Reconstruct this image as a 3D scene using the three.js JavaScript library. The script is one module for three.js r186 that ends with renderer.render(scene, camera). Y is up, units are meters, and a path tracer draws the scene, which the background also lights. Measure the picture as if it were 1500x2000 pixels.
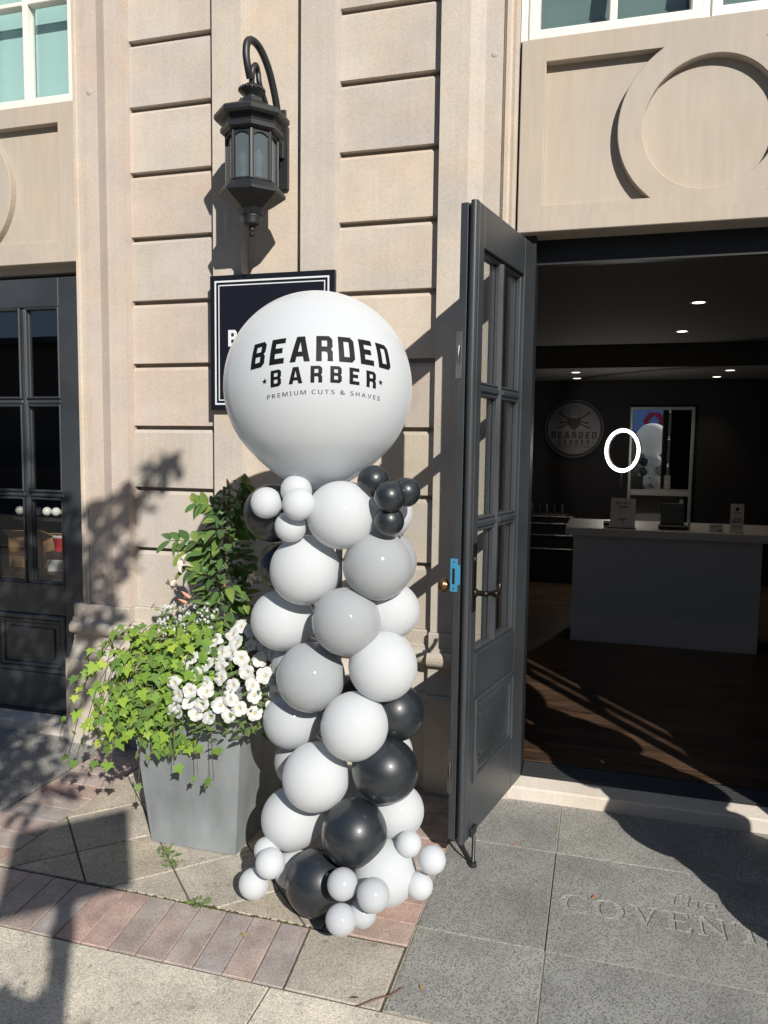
import * as THREE from 'three';
import { mergeGeometries, mergeVertices, toCreasedNormals } from 'three/addons/utils/BufferGeometryUtils.js';
import { FontLoader } from 'three/addons/loaders/FontLoader.js';
import { TessellateModifier } from 'three/addons/modifiers/TessellateModifier.js';
import { ConvexGeometry } from 'three/addons/geometries/ConvexGeometry.js';
import { RectAreaLightUniformsLib } from 'three/addons/lights/RectAreaLightUniformsLib.js';
RectAreaLightUniformsLib.init();

/* ------------------------------------------------ camera, sky, sun, exposure */
const scene = new THREE.Scene();
const camera = new THREE.PerspectiveCamera(67.98, 0.75, 0.05, 400);
camera.rotation.order = 'YXZ';
camera.rotation.set(-0.0864146, 0.278448, 0.0131107);
camera.position.set(0, 1.6, 0);
scene.add(camera);
const renderer = new THREE.WebGLRenderer({ antialias: true });
renderer.setSize(768, 1024);
renderer.toneMapping = THREE.LinearToneMapping;
renderer.toneMappingExposure = 1.5;
renderer.shadowMap.enabled = true;
const SUNA = .72, SUNB = .75;                                       // sideways and upward run of the sun per metre towards the street
const SUN = new THREE.Vector3(SUNA, SUNB, 1.0).normalize();
{ // clear sky, computed from elevation and distance to the sun
  const W = 512, H = 256, d = new Float32Array(W * H * 4), v = new THREE.Vector3();
  for (let j = 0; j < H; j++) for (let i = 0; i < W; i++) {
    const el = ((j + .5) / H - .5) * Math.PI, az = ((i + .5) / W - .5) * 2 * Math.PI;
    v.set(Math.cos(az) * Math.cos(el), Math.sin(el), Math.sin(az) * Math.cos(el));
    const h = Math.pow(1 - Math.max(0, v.y), 3.2), g = Math.pow(Math.max(0, v.dot(SUN)), 6);
    const k = .6;
    const o = (j * W + i) * 4;
    d[o] = k * (.065 + .19 * h + .16 * g); d[o + 1] = k * (.125 + .2 * h + .16 * g); d[o + 2] = k * (.27 + .16 * h + .13 * g); d[o + 3] = 1;
    if (v.y < 0) { d[o] = .08; d[o + 1] = .08; d[o + 2] = .08; }
  }
  const t = new THREE.DataTexture(d, W, H, THREE.RGBAFormat, THREE.FloatType);
  t.mapping = THREE.EquirectangularReflectionMapping; t.magFilter = t.minFilter = THREE.LinearFilter; t.needsUpdate = true;
  scene.background = t; scene.environment = t;
}
const sun = new THREE.DirectionalLight(new THREE.Color().setRGB(1, .945, .86), 4.2);
sun.position.copy(SUN).multiplyScalar(30); sun.castShadow = true;
Object.assign(sun.shadow.camera, { left: -14, right: 14, top: 14, bottom: -14, near: 1, far: 80 });
sun.shadow.mapSize.set(4096, 4096);
scene.add(sun); scene.add(sun.target);

/* ------------------------------------------------ helpers */
let seed = 12345;
const rnd = () => { seed |= 0; seed = seed + 0x6D2B79F5 | 0; let t = Math.imul(seed ^ seed >>> 15, 1 | seed); t = t + Math.imul(t ^ t >>> 7, 61 | t) ^ t; return ((t ^ t >>> 14) >>> 0) / 4294967296; };
const rr = (a, b) => a + (b - a) * rnd();
const V = (x, y, z) => new THREE.Vector3(x, y, z);
const used = {};
function numbered(n) { const k = used[n] = (used[n] ?? -1) + 1; return k ? n + '_' + String(k).padStart(3, '0') : n; }
function shade(o) { o.castShadow = o.receiveShadow = true; return o; }
function tag(o, label, category, group, kind) { o.userData.label = label; if (category) o.userData.category = category; if (group) o.userData.group = group; if (kind) o.userData.kind = kind; return o; }
function thing(name, label, category, pos = [0, 0, 0], turn = 0, group) {
  const g = new THREE.Group(); g.name = numbered(name); g.position.set(...pos); g.rotation.y = turn; scene.add(g);
  return tag(g, label, category, group);
}
function part(parent, name, geo, mat, label) { const m = shade(new THREE.Mesh(geo, mat)); m.name = name; parent.add(m); if (label) m.userData.label = label; return m; }
function solo(name, geo, mat, label, category, group, kind) { const m = shade(new THREE.Mesh(geo, mat)); m.name = numbered(name); scene.add(m); return tag(m, label, category, group, kind); }
function struct(name, geo, mat, label) { const m = geo ? shade(new THREE.Mesh(geo, mat)) : new THREE.Group(); m.name = numbered(name); m.userData.kind = 'structure'; if (label) m.userData.label = label; scene.add(m); return m; }
function subgroup(parent, name, label) { const g = new THREE.Group(); g.name = name; parent.add(g); if (label) g.userData.label = label; return g; }
function merge(list) { return mergeGeometries(list.map(g => { g = g.index ? g.toNonIndexed() : g; for (const k of Object.keys(g.attributes)) if (!['position', 'normal', 'uv'].includes(k)) g.deleteAttribute(k); if (!g.attributes.uv) boxUV(g); return g; })); }
// uv in metres, laid on by the dominant axis of each face
function boxUV(g, du = 0, dv = 0) {
  if (g.index) g = g.toNonIndexed();
  const p = g.attributes.position, n = p.count, uv = new Float32Array(n * 2), a = V(), b = V(), c = V();
  for (let i = 0; i < n; i += 3) {
    a.fromBufferAttribute(p, i); b.fromBufferAttribute(p, i + 1); c.fromBufferAttribute(p, i + 2);
    const nn = b.clone().sub(a).cross(c.clone().sub(a)); const x = Math.abs(nn.x), y = Math.abs(nn.y), z = Math.abs(nn.z);
    [a, b, c].forEach((q, k) => { const o = (i + k) * 2; if (y >= x && y >= z) { uv[o] = q.x; uv[o + 1] = q.z; } else if (x >= z) { uv[o] = q.z; uv[o + 1] = q.y; } else { uv[o] = q.x; uv[o + 1] = q.y; } uv[o] += du; uv[o + 1] += dv; });
  }
  g.setAttribute('uv', new THREE.BufferAttribute(uv, 2)); return g;
}
const box = (x0, x1, y0, y1, z0, z1) => boxUV(new THREE.BoxGeometry(x1 - x0, y1 - y0, z1 - z0).translate((x0 + x1) / 2, (y0 + y1) / 2, (z0 + z1) / 2));
function cbox(x0, x1, y0, y1, z0, z1, c = .003) { // chamfered box
  const pts = [];
  for (const [x, sx] of [[x0, 1], [x1, -1]]) for (const [y, sy] of [[y0, 1], [y1, -1]]) for (const [z, sz] of [[z0, 1], [z1, -1]])
    pts.push(V(x, y + sy * c, z + sz * c), V(x + sx * c, y, z + sz * c), V(x + sx * c, y + sy * c, z));
  return boxUV(new ConvexGeometry(pts));
}
const poly = (pts) => new THREE.Shape(pts.map(p => new THREE.Vector2(p[0], p[1])));
// plan outline [x,z] lifted from y0 to y1
function exY(pts, y0, y1) { const g = new THREE.ExtrudeGeometry(poly(pts.map(([x, z]) => [x, -z])), { depth: y1 - y0, bevelEnabled: false }); g.rotateX(-Math.PI / 2).translate(0, y0, 0); return boxUV(g); }
// profile [z,y] drawn out along x
function exX(pts, x0, x1) { const g = new THREE.ExtrudeGeometry(poly(pts.map(([z, y]) => [-z, y])), { depth: x1 - x0, bevelEnabled: false }); g.rotateY(Math.PI / 2).translate(x0, 0, 0); return boxUV(g); }
function exZ(shape, z0, z1, bev = 0, cs = 24) { const g = new THREE.ExtrudeGeometry(shape, { depth: z1 - z0 - (bev ? bev : 0), bevelEnabled: bev > 0, bevelThickness: bev, bevelSize: bev, bevelOffset: -bev, bevelSegments: 1, curveSegments: cs }); g.translate(0, 0, z0); return boxUV(g); }
function rectHole(shape, x0, x1, y0, y1) { shape.holes.push(new THREE.Path([[x0, y0], [x0, y1], [x1, y1], [x1, y0]].map(p => new THREE.Vector2(...p)))); return shape; }
const rectShape = (x0, x1, y0, y1) => poly([[x0, y0], [x1, y0], [x1, y1], [x0, y1]]);
const frameGeo = (x0, x1, y0, y1, w, z0, z1, bev = 0) => exZ(rectHole(rectShape(x0, x1, y0, y1), x0 + w, x1 - w, y0 + w, y1 - w), z0, z1, bev);
function tube(pts, r, seg = 24, rs = 8, closed = false) { return boxUV(new THREE.TubeGeometry(new THREE.CatmullRomCurve3(pts.map(p => p.isVector3 ? p : V(...p)), closed), seg, r, rs, closed)); }
function lathe(pts, seg = 24, pos = [0, 0, 0], phi = 0) { const g = new THREE.LatheGeometry(pts.map(p => new THREE.Vector2(p[0], p[1])), seg, phi); g.translate(...pos); return g; }

/* ------------------------------------------------ procedural textures */
const hash = (x, y, s) => { let h = Math.imul(x | 0, 374761393) + Math.imul(y | 0, 668265263) + Math.imul(s | 0, 974634777); h = Math.imul(h ^ h >>> 13, 1274126177); return ((h ^ h >>> 16) >>> 0) / 4294967296; };
function tn(u, v, P, s) { // tileable value noise, P cells per tile
  const x = u * P, y = v * P, xi = Math.floor(x), yi = Math.floor(y); let fx = x - xi, fy = y - yi; fx = fx * fx * (3 - 2 * fx); fy = fy * fy * (3 - 2 * fy);
  const m = (a) => ((a % P) + P) % P, a = hash(m(xi), m(yi), s), b = hash(m(xi + 1), m(yi), s), c = hash(m(xi), m(yi + 1), s), d = hash(m(xi + 1), m(yi + 1), s);
  return a + (b - a) * fx + (c - a) * fy + (a - b - c + d) * fx * fy;
}
const fbm = (u, v, P, s, o = 4) => { let r = 0, a = .5, t = 0; for (let i = 0; i < o; i++) { r += a * tn(u, v, P, s + i); t += a; a *= .55; P *= 2; } return r / t; };
function cells(u, v, P, s) { // distance to nearest random point, and its id
  const x = u * P, y = v * P, xi = Math.floor(x), yi = Math.floor(y); let best = 9, id = 0; const m = (a) => ((a % P) + P) % P;
  for (let j = -1; j < 2; j++) for (let i = -1; i < 2; i++) { const cx = m(xi + i), cy = m(yi + j); const dx = xi + i + hash(cx, cy, s) - x, dy = yi + j + hash(cx, cy, s + 1) - y, d = dx * dx + dy * dy; if (d < best) { best = d; id = hash(cx, cy, s + 2); } }
  return [Math.sqrt(best), id];
}
const lin2s = (c) => c <= .0031308 ? c * 12.92 : 1.055 * Math.pow(c, 1 / 2.4) - .055;
function texPair(N, tile, fn) { // fn(u,v) -> [r,g,b,height] linear
  const c = new Uint8Array(N * N * 4), h = new Uint8Array(N * N * 4);
  for (let j = 0; j < N; j++) for (let i = 0; i < N; i++) { const [r, g, b, e] = fn(i / N, j / N), o = (j * N + i) * 4; const q = (x) => Math.max(0, Math.min(255, Math.round(lin2s(Math.max(0, x)) * 255))); c[o] = q(r); c[o + 1] = q(g); c[o + 2] = q(b); c[o + 3] = 255; h[o] = h[o + 1] = h[o + 2] = Math.max(0, Math.min(255, e * 255)); h[o + 3] = 255; }
  const mk = (d, srgb) => { const t = new THREE.DataTexture(d, N, N); t.wrapS = t.wrapT = THREE.RepeatWrapping; t.magFilter = THREE.LinearFilter; t.minFilter = THREE.LinearMipmapLinearFilter; t.generateMipmaps = true; if (srgb) t.colorSpace = THREE.SRGBColorSpace; t.repeat.set(1 / tile, 1 / tile); t.needsUpdate = true; return t; };
  return [mk(c, true), mk(h, false)];
}
const std = (o) => new THREE.MeshStandardMaterial(o);
const lin = (r, g, b) => new THREE.Color().setRGB(r, g, b);
const plain = (r, g, b, rough = .6, metal = 0, extra = {}) => new THREE.MeshPhysicalMaterial({ color: lin(r, g, b), roughness: rough, metalness: metal, ...extra });
function fromTex(tx, tint, rough, bump) { return std({ map: tx[0], bumpMap: tx[1], bumpScale: bump, roughness: rough, color: lin(...tint) }); }

const stoneTx = texPair(1024, 1.1, (u, v) => {
  const big = fbm(u, v, 4, 3, 4), fine = tn(u, v, 340, 9), fine2 = tn(u, v, 170, 12), [d, id] = cells(u, v, 150, 21), streak = tn(u, v * .0 + .3, 60, 31) * .5 + fbm(u, v, 9, 33, 3) * .5;
  let k = .74 + .34 * big + .1 * (fine - .5) + .09 * (fine2 - .5) + .07 * (streak - .5); if (d < .2 && id > .88) k *= 1.22; if (d < .17 && id < .07) k *= .66;
  const w = fbm(u, v, 7, 41, 3) - .5; return [.47 * k * (1 + .1 * w), .415 * k, .355 * k * (1 - .12 * w), .5 + .5 * (fine2 - .5) + .3 * (fine - .5)];
});
const panelTx = texPair(1024, 1.3, (u, v) => {
  const big = fbm(u, v, 3, 103, 4), st = tn(u, v * .1, 90, 107), fine = tn(u, v, 400, 109), wv = tn(u, v, 260, 113);
  const k = .84 + .2 * big + .07 * (st - .5) + .06 * (fine - .5), w = fbm(u, v, 5, 121, 3) - .5;
  return [.435 * k * (1 + .08 * w), .375 * k, .31 * k * (1 - .1 * w), .5 + .3 * (wv - .5)];
});
const graniteTx = texPair(1024, .62, (u, v) => {
  const [d, id] = cells(u, v, 92, 5), [d2, i2] = cells(u, v, 150, 55), big = fbm(u, v, 5, 71, 4), f = tn(u, v, 300, 61);
  let k = .27 + .16 * (big - .5) + .1 * (f - .5); if (d < .4 && id > .55) k = .10 + .06 * f; else if (d2 < .4 && i2 > .76) k *= .6; if (d2 < .3 && i2 < .12) k = .42;
  return [k * 1.0, k, k * .95, .5 + .6 * (f - .5)];
});
const concTx = texPair(1024, .7, (u, v) => {
  const [d, id] = cells(u, v, 110, 205), big = fbm(u, v, 5, 211, 4), f = tn(u, v, 320, 217), m = tn(u, v, 90, 223);
  let k = .78 + .5 * (big - .5) + .35 * (f - .5) + .1 * (m - .5); if (d < .32) k *= id > .75 ? 1.35 : id < .28 ? .58 : 1; { const [q, qi] = cells(u, v, 9, 251); if (q < .05 + .07 * qi && qi > .55) k *= .72; k *= 1 - .3 * Math.max(0, fbm(u, v, 3, 261, 3) - .55); }
  return [.40 * k, .372 * k, .32 * k, .5 + .7 * (f - .5) + (d < .3 ? .15 : 0)];
});
const paverTx = texPair(1024, .5, (u, v) => {
  const [d, id] = cells(u, v, 80, 305), big = fbm(u, v, 6, 311, 4), f = tn(u, v, 300, 317);
  let k = .8 + .6 * (big - .5) + .3 * (f - .5); if (d < .26) k *= id > .85 ? 1.4 : id < .25 ? .5 : 1;
  const w = fbm(u, v, 4, 331, 3) - .5;
  return [.455 * k, .375 * k * (1 + .2 * w), .335 * k * (1 + .24 * w), .5 + .7 * (f - .5)];
});
const leadTx = texPair(512, .7, (u, v) => {
  const big = fbm(u, v, 3, 405, 5), st = fbm(u, v * .35, 12, 409, 3), f = tn(u, v, 200, 411); let k = .72 + .5 * (big - .5) + .3 * (st - .5) + .06 * (f - .5);
  const [d, id] = cells(u, v, 26, 415); if (d < .05 && id > .88) k *= 1.3; return [.20 * k, .215 * k, .225 * k, .5 + .3 * (big - .5) + .1 * f];
});
const walnutTx = texPair(512, 1.2, (u, v) => { const g = fbm(u, v * .12, 60, 505, 3), b = fbm(u, v, 4, 511, 3); const k = .6 + .8 * (g - .5) + .6 * (b - .5); return [.115 * k, .066 * k, .04 * k, g]; });
const paintTx = texPair(512, .6, (u, v) => { const b = fbm(u, v, 3, 605, 4), f = tn(u, v, 150, 607), [d, id] = cells(u, v, 22, 609); let k = .9 + .7 * (b - .5) + .08 * (f - .5); if (d < .05 && id > .8) k = 2; return [.034 * k, .039 * k, .045 * k, .5 + .25 * (f - .5) + .15 * b]; });

const STONE = [fromTex(stoneTx, [1.06, 1.055, 1.06], .9, .0005), fromTex(stoneTx, [1.12, 1.08, 1.04], .9, .0005), fromTex(stoneTx, [.985, 1.0, 1.03], .9, .0005), fromTex(stoneTx, [1.05, 1.0, 1.0], .9, .0005)];
const PANEL = fromTex(panelTx, [1, 1, 1], .88, .0003);
const BASE = fromTex(stoneTx, [1.02, 1.03, 1.03], .9, .0005);
const GRANITE = [fromTex(graniteTx, [1, 1, 1], .62, .0002), fromTex(graniteTx, [.93, .94, .95], .6, .0002), fromTex(graniteTx, [1.06, 1.05, 1.03], .64, .0002)];
const CONC = [fromTex(concTx, [1.25, 1.22, 1.2], .92, .0004), fromTex(concTx, [1.16, 1.14, 1.1], .92, .0004), fromTex(concTx, [1.22, 1.16, 1.08], .92, .0004)];
const WALK = [fromTex(concTx, [1.72, 1.7, 1.66], .92, .0004), fromTex(concTx, [1.64, 1.63, 1.58], .92, .0004)];
const PINK = [fromTex(paverTx, [1, 1, 1], .92, .0004), fromTex(paverTx, [.86, .9, .95], .92, .0004), fromTex(paverTx, [1.06, .93, .9], .92, .0004), fromTex(paverTx, [.94, .96, .96], .92, .0004)];
const OLDWALK = fromTex(concTx, [.42, .42, .42], .92, .0004);
const MORTAR = fromTex(concTx, [.3, .27, .22], .95, .0008);
const GROUT = fromTex(concTx, [1.0, 1.0, .95], .95, .001);
const PAINT = new THREE.MeshPhysicalMaterial({ map: paintTx[0], bumpMap: paintTx[1], bumpScale: .0004, roughness: .42, clearcoat: .25, clearcoatRoughness: .35 });
const BLACKPAINT = plain(.008, .009, .011, .5);
const LEAD = fromTex(leadTx, [1.42, 1.45, 1.46], .62, .0008);
const WHITEFRAME = plain(.72, .7, .64, .5);
const IRON = plain(.010, .0115, .0135, .5, 0, { clearcoat: .2, clearcoatRoughness: .4 });
const BRONZE = plain(.03, .026, .022, .38, .8);
const STEEL = plain(.5, .5, .5, .35, 1);
const GLASS = new THREE.MeshPhysicalMaterial({ color: lin(.98, .99, .985), roughness: .01, transmission: 1, thickness: 0, ior: 1.75 });

/* ------------------------------------------------ ground */
const Z0 = -3.45;                                                   // face of the ashlar
struct('ground', new THREE.PlaneGeometry(600, 600).rotateX(-Math.PI / 2).translate(0, -.2, 0), plain(.07, .068, .06, .95), 'ground reaching away beyond the street');
struct('road', box(-60, 60, -.19, -.12, 2.6, 12), plain(.055, .055, .056, .9), 'dark asphalt road in front of the shop');
struct('mortar_bed', box(-8, 8, -.12, -.006, -3.7, -1.95), MORTAR, 'earthy joint filling between the pavers');
const inset = (pts, d) => { // shrink a convex outline by d
  let out = pts.slice(); const n = pts.length; let A = 0; for (let i = 0; i < n; i++) { const p = pts[i], q = pts[(i + 1) % n]; A += p[0] * q[1] - q[0] * p[1]; } const s = A > 0 ? 1 : -1;
  for (let i = 0; i < n; i++) { const p = pts[i], q = pts[(i + 1) % n], L = Math.hypot(q[0] - p[0], q[1] - p[1]); out = clip(out, -(q[1] - p[1]) / L * s, (q[0] - p[0]) / L * s, p, d); }
  return out;
};
function clip(pts, nx, ny, p, d = 0) { // keep the side where n.(x-p) >= d
  const out = []; const f = (q) => nx * (q[0] - p[0]) + ny * (q[1] - p[1]) - d;
  for (let i = 0; i < pts.length; i++) { const a = pts[i], b = pts[(i + 1) % pts.length], fa = f(a), fb = f(b); if (fa >= 0) out.push(a); if (fa * fb < 0) { const t = fa / (fa - fb); out.push([a[0] + (b[0] - a[0]) * t, a[1] + (b[1] - a[1]) * t]); } }
  return out;
}
function paverGeo(pts, gap, h = .045, bev = .004, lift = 0) {
  const q = inset(pts, gap / 2); if (q.length < 3) return null;
  const g = new THREE.ExtrudeGeometry(poly(q.map(([x, z]) => [x, -z])), { depth: h - bev, bevelEnabled: true, bevelThickness: bev, bevelSize: bev, bevelOffset: -bev, bevelSegments: 1 });
  g.rotateX(-Math.PI / 2).translate(0, -h + lift, 0); return boxUV(g, rnd() * 3, rnd() * 3);
}
const R4 = (x0, x1, z0, z1) => [[x0, z0], [x1, z0], [x1, z1], [x0, z1]];
const pave = struct('pavement', null, null, 'small concrete and pink pavers between the door aprons');
const pav = (pts, mats, gap = .007, o) => { const g = paverGeo(pts, gap, .045, .0025, rr(-.0016, .0012)); if (g) part(pave, 'paver', g, mats[Math.floor(rnd() * mats.length)]); };
function field(x0, x1, z0, z1) { // squares laid on the diagonal, cut at the borders
  const s = .431; // diagonal measure of a 30 cm square
  for (let i = -20; i < 30; i++) for (let j = -30; j < 20; j++) {
    const a = .491 + i * s, b = -4.34 + j * s;               // x - z = a .. a+s, x + z = b .. b+s
    const P = (d, e) => [(d + e) / 2, (e - d) / 2];
    let q = [P(a, b), P(a + s, b), P(a + s, b + s), P(a, b + s)];
    q = clip(q, 1, 0, [x0, 0]); if (q.length > 2) q = clip(q, -1, 0, [x1, 0]); if (q.length > 2) q = clip(q, 0, 1, [0, z0]); if (q.length > 2) q = clip(q, 0, -1, [0, z1]);
    if (q.length > 2) { let A = 0; q.forEach((p, k) => { const r = q[(k + 1) % q.length]; A += p[0] * r[1] - r[0] * p[1]; }); if (Math.abs(A) > .004) pav(q, CONC, .006); }
  }
}
field(-2.152, -.838, -3.39, -2.25);
for (let x = -.862; x > -2.1; x -= .1005) {                          // bottom band, slightly raked pavers
  const k = .02 + (x < -1.3 ? .03 : 0) ; pav([[x - .1005 - .02, -2.243], [x - .02, -2.243], [x + .01, -1.957], [x - .0905, -1.957]], PINK, .003);
}
pav([[-.8795, -2.243], [-.552, -2.243], [-.552, -1.957], [-.8495, -1.957]], CONC, .005); pav(R4(-2.452, -2.155, -2.243, -1.957), CONC, .008);
for (let z = -2.25; z > -3.38; z -= .112) { pav(R4(-.836, -.545, Math.max(z - .112, -3.385), z), PINK, .003); pav(R4(-2.452, -2.155, Math.max(z - .112, -3.385), z), PINK, .003); }
for (let z = -1.957; z > -3.38; z -= .112) pav(R4(1.27, 1.56, Math.max(z - .112, -3.385), z), PINK, .005);
field(1.563, 2.9, -3.39, -1.957);

// granite aprons in front of the doors
const font = await new FontLoader().loadAsync('fonts/droid/droid_serif_bold.typeface.json');
const fontR = await new FontLoader().loadAsync('fonts/droid/droid_serif_regular.typeface.json');
const fontS = await new FontLoader().loadAsync('fonts/droid/droid_sans_regular.typeface.json');
const fontB = await new FontLoader().loadAsync('fonts/droid/droid_sans_bold.typeface.json');
function shapeBounds(shapes) { let x0 = 9e9, x1 = -9e9, y0 = 9e9, y1 = -9e9; for (const s of shapes) for (const p of s.getPoints(6)) { x0 = Math.min(x0, p.x); x1 = Math.max(x1, p.x); y0 = Math.min(y0, p.y); y1 = Math.max(y1, p.y); } return [x0, x1, y0, y1]; }
const mapPts = (pts, f) => pts.map(p => { const q = f(p.x, p.y); return new THREE.Vector2(q[0], q[1]); });
function mapShapes(shapes, f, div = 5) { return shapes.map(s => { const o = new THREE.Shape(mapPts(s.getPoints(div), f)); o.holes = s.holes.map(h => new THREE.Path(mapPts(h.getPoints(div), f))); return o; }); }
const apron = struct('granite_apron', null, null, 'speckled dark granite slabs in front of the open door');
struct('apron_grout', merge([box(-.545, -.122, -.12, -.0028, -3.39, -1.957), box(.842, 1.27, -.12, -.0028, -3.39, -1.957), box(-.1219, .8419, -.12, -.0028, -3.39, -2.971), box(-.1219, .8419, -.12, -.0028, -2.354, -1.957)]), GROUT, 'pale grout between the granite slabs');
const slab = (p, x0, x1, z0, z1, m) => part(p, 'slab', paverGeo(R4(x0, x1, z0, z1), .005, .05, .0015, rr(-.0006, .0006)), m ?? GRANITE[Math.floor(rnd() * 3)]);
for (const [z0, z1] of [[-3.39, -2.97], [-2.97, -2.355], [-2.355, -1.957]]) { slab(apron, -.54, -.12, z0, z1); if (z0 !== -2.97) slab(apron, -.12, .84, z0, z1); slab(apron, .84, 1.265, z0, z1); }
{ // the slab with the carved name: letters are openings 3 mm deep over a lower sheet
  const letters = [];
  let xs = -.088;
  for (const ch of 'COVENTRY') { let s = font.generateShapes(ch, .1); const b = shapeBounds(s); const w = { C: .098, O: .108, V: .1, E: .088, N: .104, T: .094, R: .104, Y: .098 }[ch]; const x = xs; letters.push(...mapShapes(s, (px, py) => [x + (px - b[0]) / (b[1] - b[0]) * w, 2.588 + (py - b[2]) / (b[3] - b[2]) * .112])); xs += w + .014; }
  { let s = fontR.generateShapes('The', .1); const b = shapeBounds(s); letters.push(...mapShapes(s, (px, py) => [.268 + (px - b[0]) / (b[1] - b[0]) * .17 + .3 * (py / .1) * .05, 2.742 + (py - b[2]) / (b[3] - b[2]) * .07])); }
  const S = rectShape(-.1175, .8375, 2.3575, 2.9675); const islands = [];
  for (const l of letters) { S.holes.push(new THREE.Path(l.getPoints())); for (const h of l.holes) islands.push(new THREE.Shape(h.getPoints())); }
  const ex = (s) => { const g = new THREE.ExtrudeGeometry(s, { depth: .003, bevelEnabled: false, curveSegments: 4 }); g.rotateX(-Math.PI / 2).translate(0, -.003, 0); return boxUV(g, .3, .4); };
  part(apron, 'slab', merge([ex(S), ...islands.map(ex)]), GRANITE[0], 'granite slab carved with the words The Coventry');
  part(apron, 'carved_letters', box(-.1175, .8375, -.05, -.0029, -2.9675, -2.3575), fromTex(graniteTx, [1.14, 1.14, 1.12], .8, .0002));
}
const apronL = struct('granite_apron', null, null, 'speckled dark granite slabs in front of the closed door');
for (const [z0, z1] of [[-3.39, -2.86], [-2.86, -2.25], [-2.25, -1.957]]) for (const [x0, x1] of [[-4.5, -3.42], [-3.42, -2.458]]) slab(apronL, x0, x1, z0, z1);
const walk = struct('concrete_walk', null, null, 'pale concrete footway along the kerb');
for (let i = -5; i < 5; i++) { const x = -.892 + i * 1.45; for (const [z0, z1] of [[-1.953, -.35], [-.35, 1.2], [1.2, 2.45]]) part(walk, 'slab', paverGeo(R4(x, x + 1.45, z0, z1), .005, .1, .003, 0), z0 < -1 ? WALK[(i + 10) % 2] : OLDWALK); }
struct('kerb', box(-12, 12, -.19, .0, 2.455, 2.6), OLDWALK, 'concrete kerb at the road');
struct('walk_bed', box(-10, 10, -.15, -.02, -1.948, 2.45), MORTAR, 'dark joint filling under the footway');

/* ------------------------------------------------ the building */
const fac = thing('stone_building', 'beige cast stone shopfront with rusticated pilasters and dark panelled doors', 'building');
const TOPY = 6.2, D = .048;
const zc = (d) => Z0 + d;
// wall behind everything, with the two doorways and windows left open
const WALLB = -3.72;
part(fac, 'wall', merge([
  box(-2.60, -.46, 0, TOPY, WALLB, -3.495),
  box(-4.30, -2.60, 2.50, 3.30, WALLB, -3.50), box(-.46, 1.18, 2.545, 3.30, WALLB, -3.50),
  box(-6.2, -4.30, 0, TOPY, WALLB, -3.495), box(1.18, 5.2, 0, TOPY, WALLB, -3.495),
  box(-4.30, -2.60, 5.3, TOPY, WALLB, -3.495), box(-.46, 1.18, 5.3, TOPY, WALLB, -3.495)]), STONE[2]);
part(fac, 'side_wall', merge([box(-6.2, -6.0, 0, TOPY, -9.7, WALLB), box(5.0, 5.2, 0, TOPY, -9.7, WALLB), box(-6.2, 5.2, 0, TOPY, -9.9, -9.7)]), STONE[2]);
part(fac, 'roof', box(-6.2, 5.2, TOPY, TOPY + .2, -9.9, -3.4), STONE[1]);
// ashlar: courses .3155 high between the bands
const XL = [-2.341, -1.8545], XR = [-1.2245, -.7455];
for (let i = 0; i < 16; i++) {
  const y0 = 1.058 + (i - 1) * .3162, y1 = y0 + .3162 - .0205, c = .017;
  if (y1 > 5.7) break;
  for (const [x0, x1] of [XL, XR]) {
    const yb = i === 0 ? .742 : y0;
    const g = exX([[-3.50, yb], [Z0, yb], [Z0, y1 - c], [Z0 - c, y1], [-3.50, y1]], x0, x1);
    const du = rnd() * 4, dv = rnd() * 4; const uv = g.attributes.uv; for (let k = 0; k < uv.count; k++) uv.setXY(k, uv.getX(k) + du, uv.getY(k) + dv);
    part(fac, 'stone_block', g, STONE[Math.floor(rnd() * 4)]);
  }
}
// plain field with bands on either side
const bands = [
  [[-2.506, zc(D - .024)], [-2.446, zc(D)], [-2.345, zc(D)], [-2.339, zc(.006)], [-2.339, -3.5], [-2.506, -3.5]],
  [[-1.8525, zc(D)], [-1.702, zc(D)], [-1.688, zc(.004)], [-1.688, -3.5], [-1.8525, -3.5]],
  [[-1.688, zc(0)], [-1.4, zc(0)], [-1.4, -3.5], [-1.688, -3.5]],
  [[-1.3975, zc(D)], [-1.2345, zc(D)], [-1.2225, zc(.006)], [-1.2225, -3.5], [-1.3975, -3.5]],
  [[-.7415, zc(D)], [-.612, zc(D)], [-.548, zc(D - .024)], [-.473, zc(D - .024)], [-.473, -3.5], [-.7415, -3.5]],
  [[-2.605, zc(D - .024)], [-2.508, zc(D - .024)], [-2.508, -3.5], [-2.605, -3.5]],
  [[-.4705, zc(.012)], [-.458, zc(.026)], [-.442, zc(.026)], [-.434, zc(.01)], [-.42, zc(.016)], [-.405, zc(.016)], [-.403, -3.6], [-.4705, -3.6]],
  [[-2.662, -3.6], [-2.660, zc(.016)], [-2.645, zc(.016)], [-2.632, zc(.01)], [-2.626, zc(.024)], [-2.612, zc(.024)], [-2.6075, zc(.01)], [-2.6075, -3.6]],
];
bands.forEach((b, i) => part(fac, i === 2 ? 'plain_field' : i > 5 ? 'jamb_moulding' : 'stone_band', exY(b, .742, TOPY), STONE[[3, 0, 1, 2, 0, 3, 1, 1][i]]));
part(fac, 'stone_band', box(-1.687, -1.4, .743, .915, Z0 + .001, Z0 + .03), STONE[1]);
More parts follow.
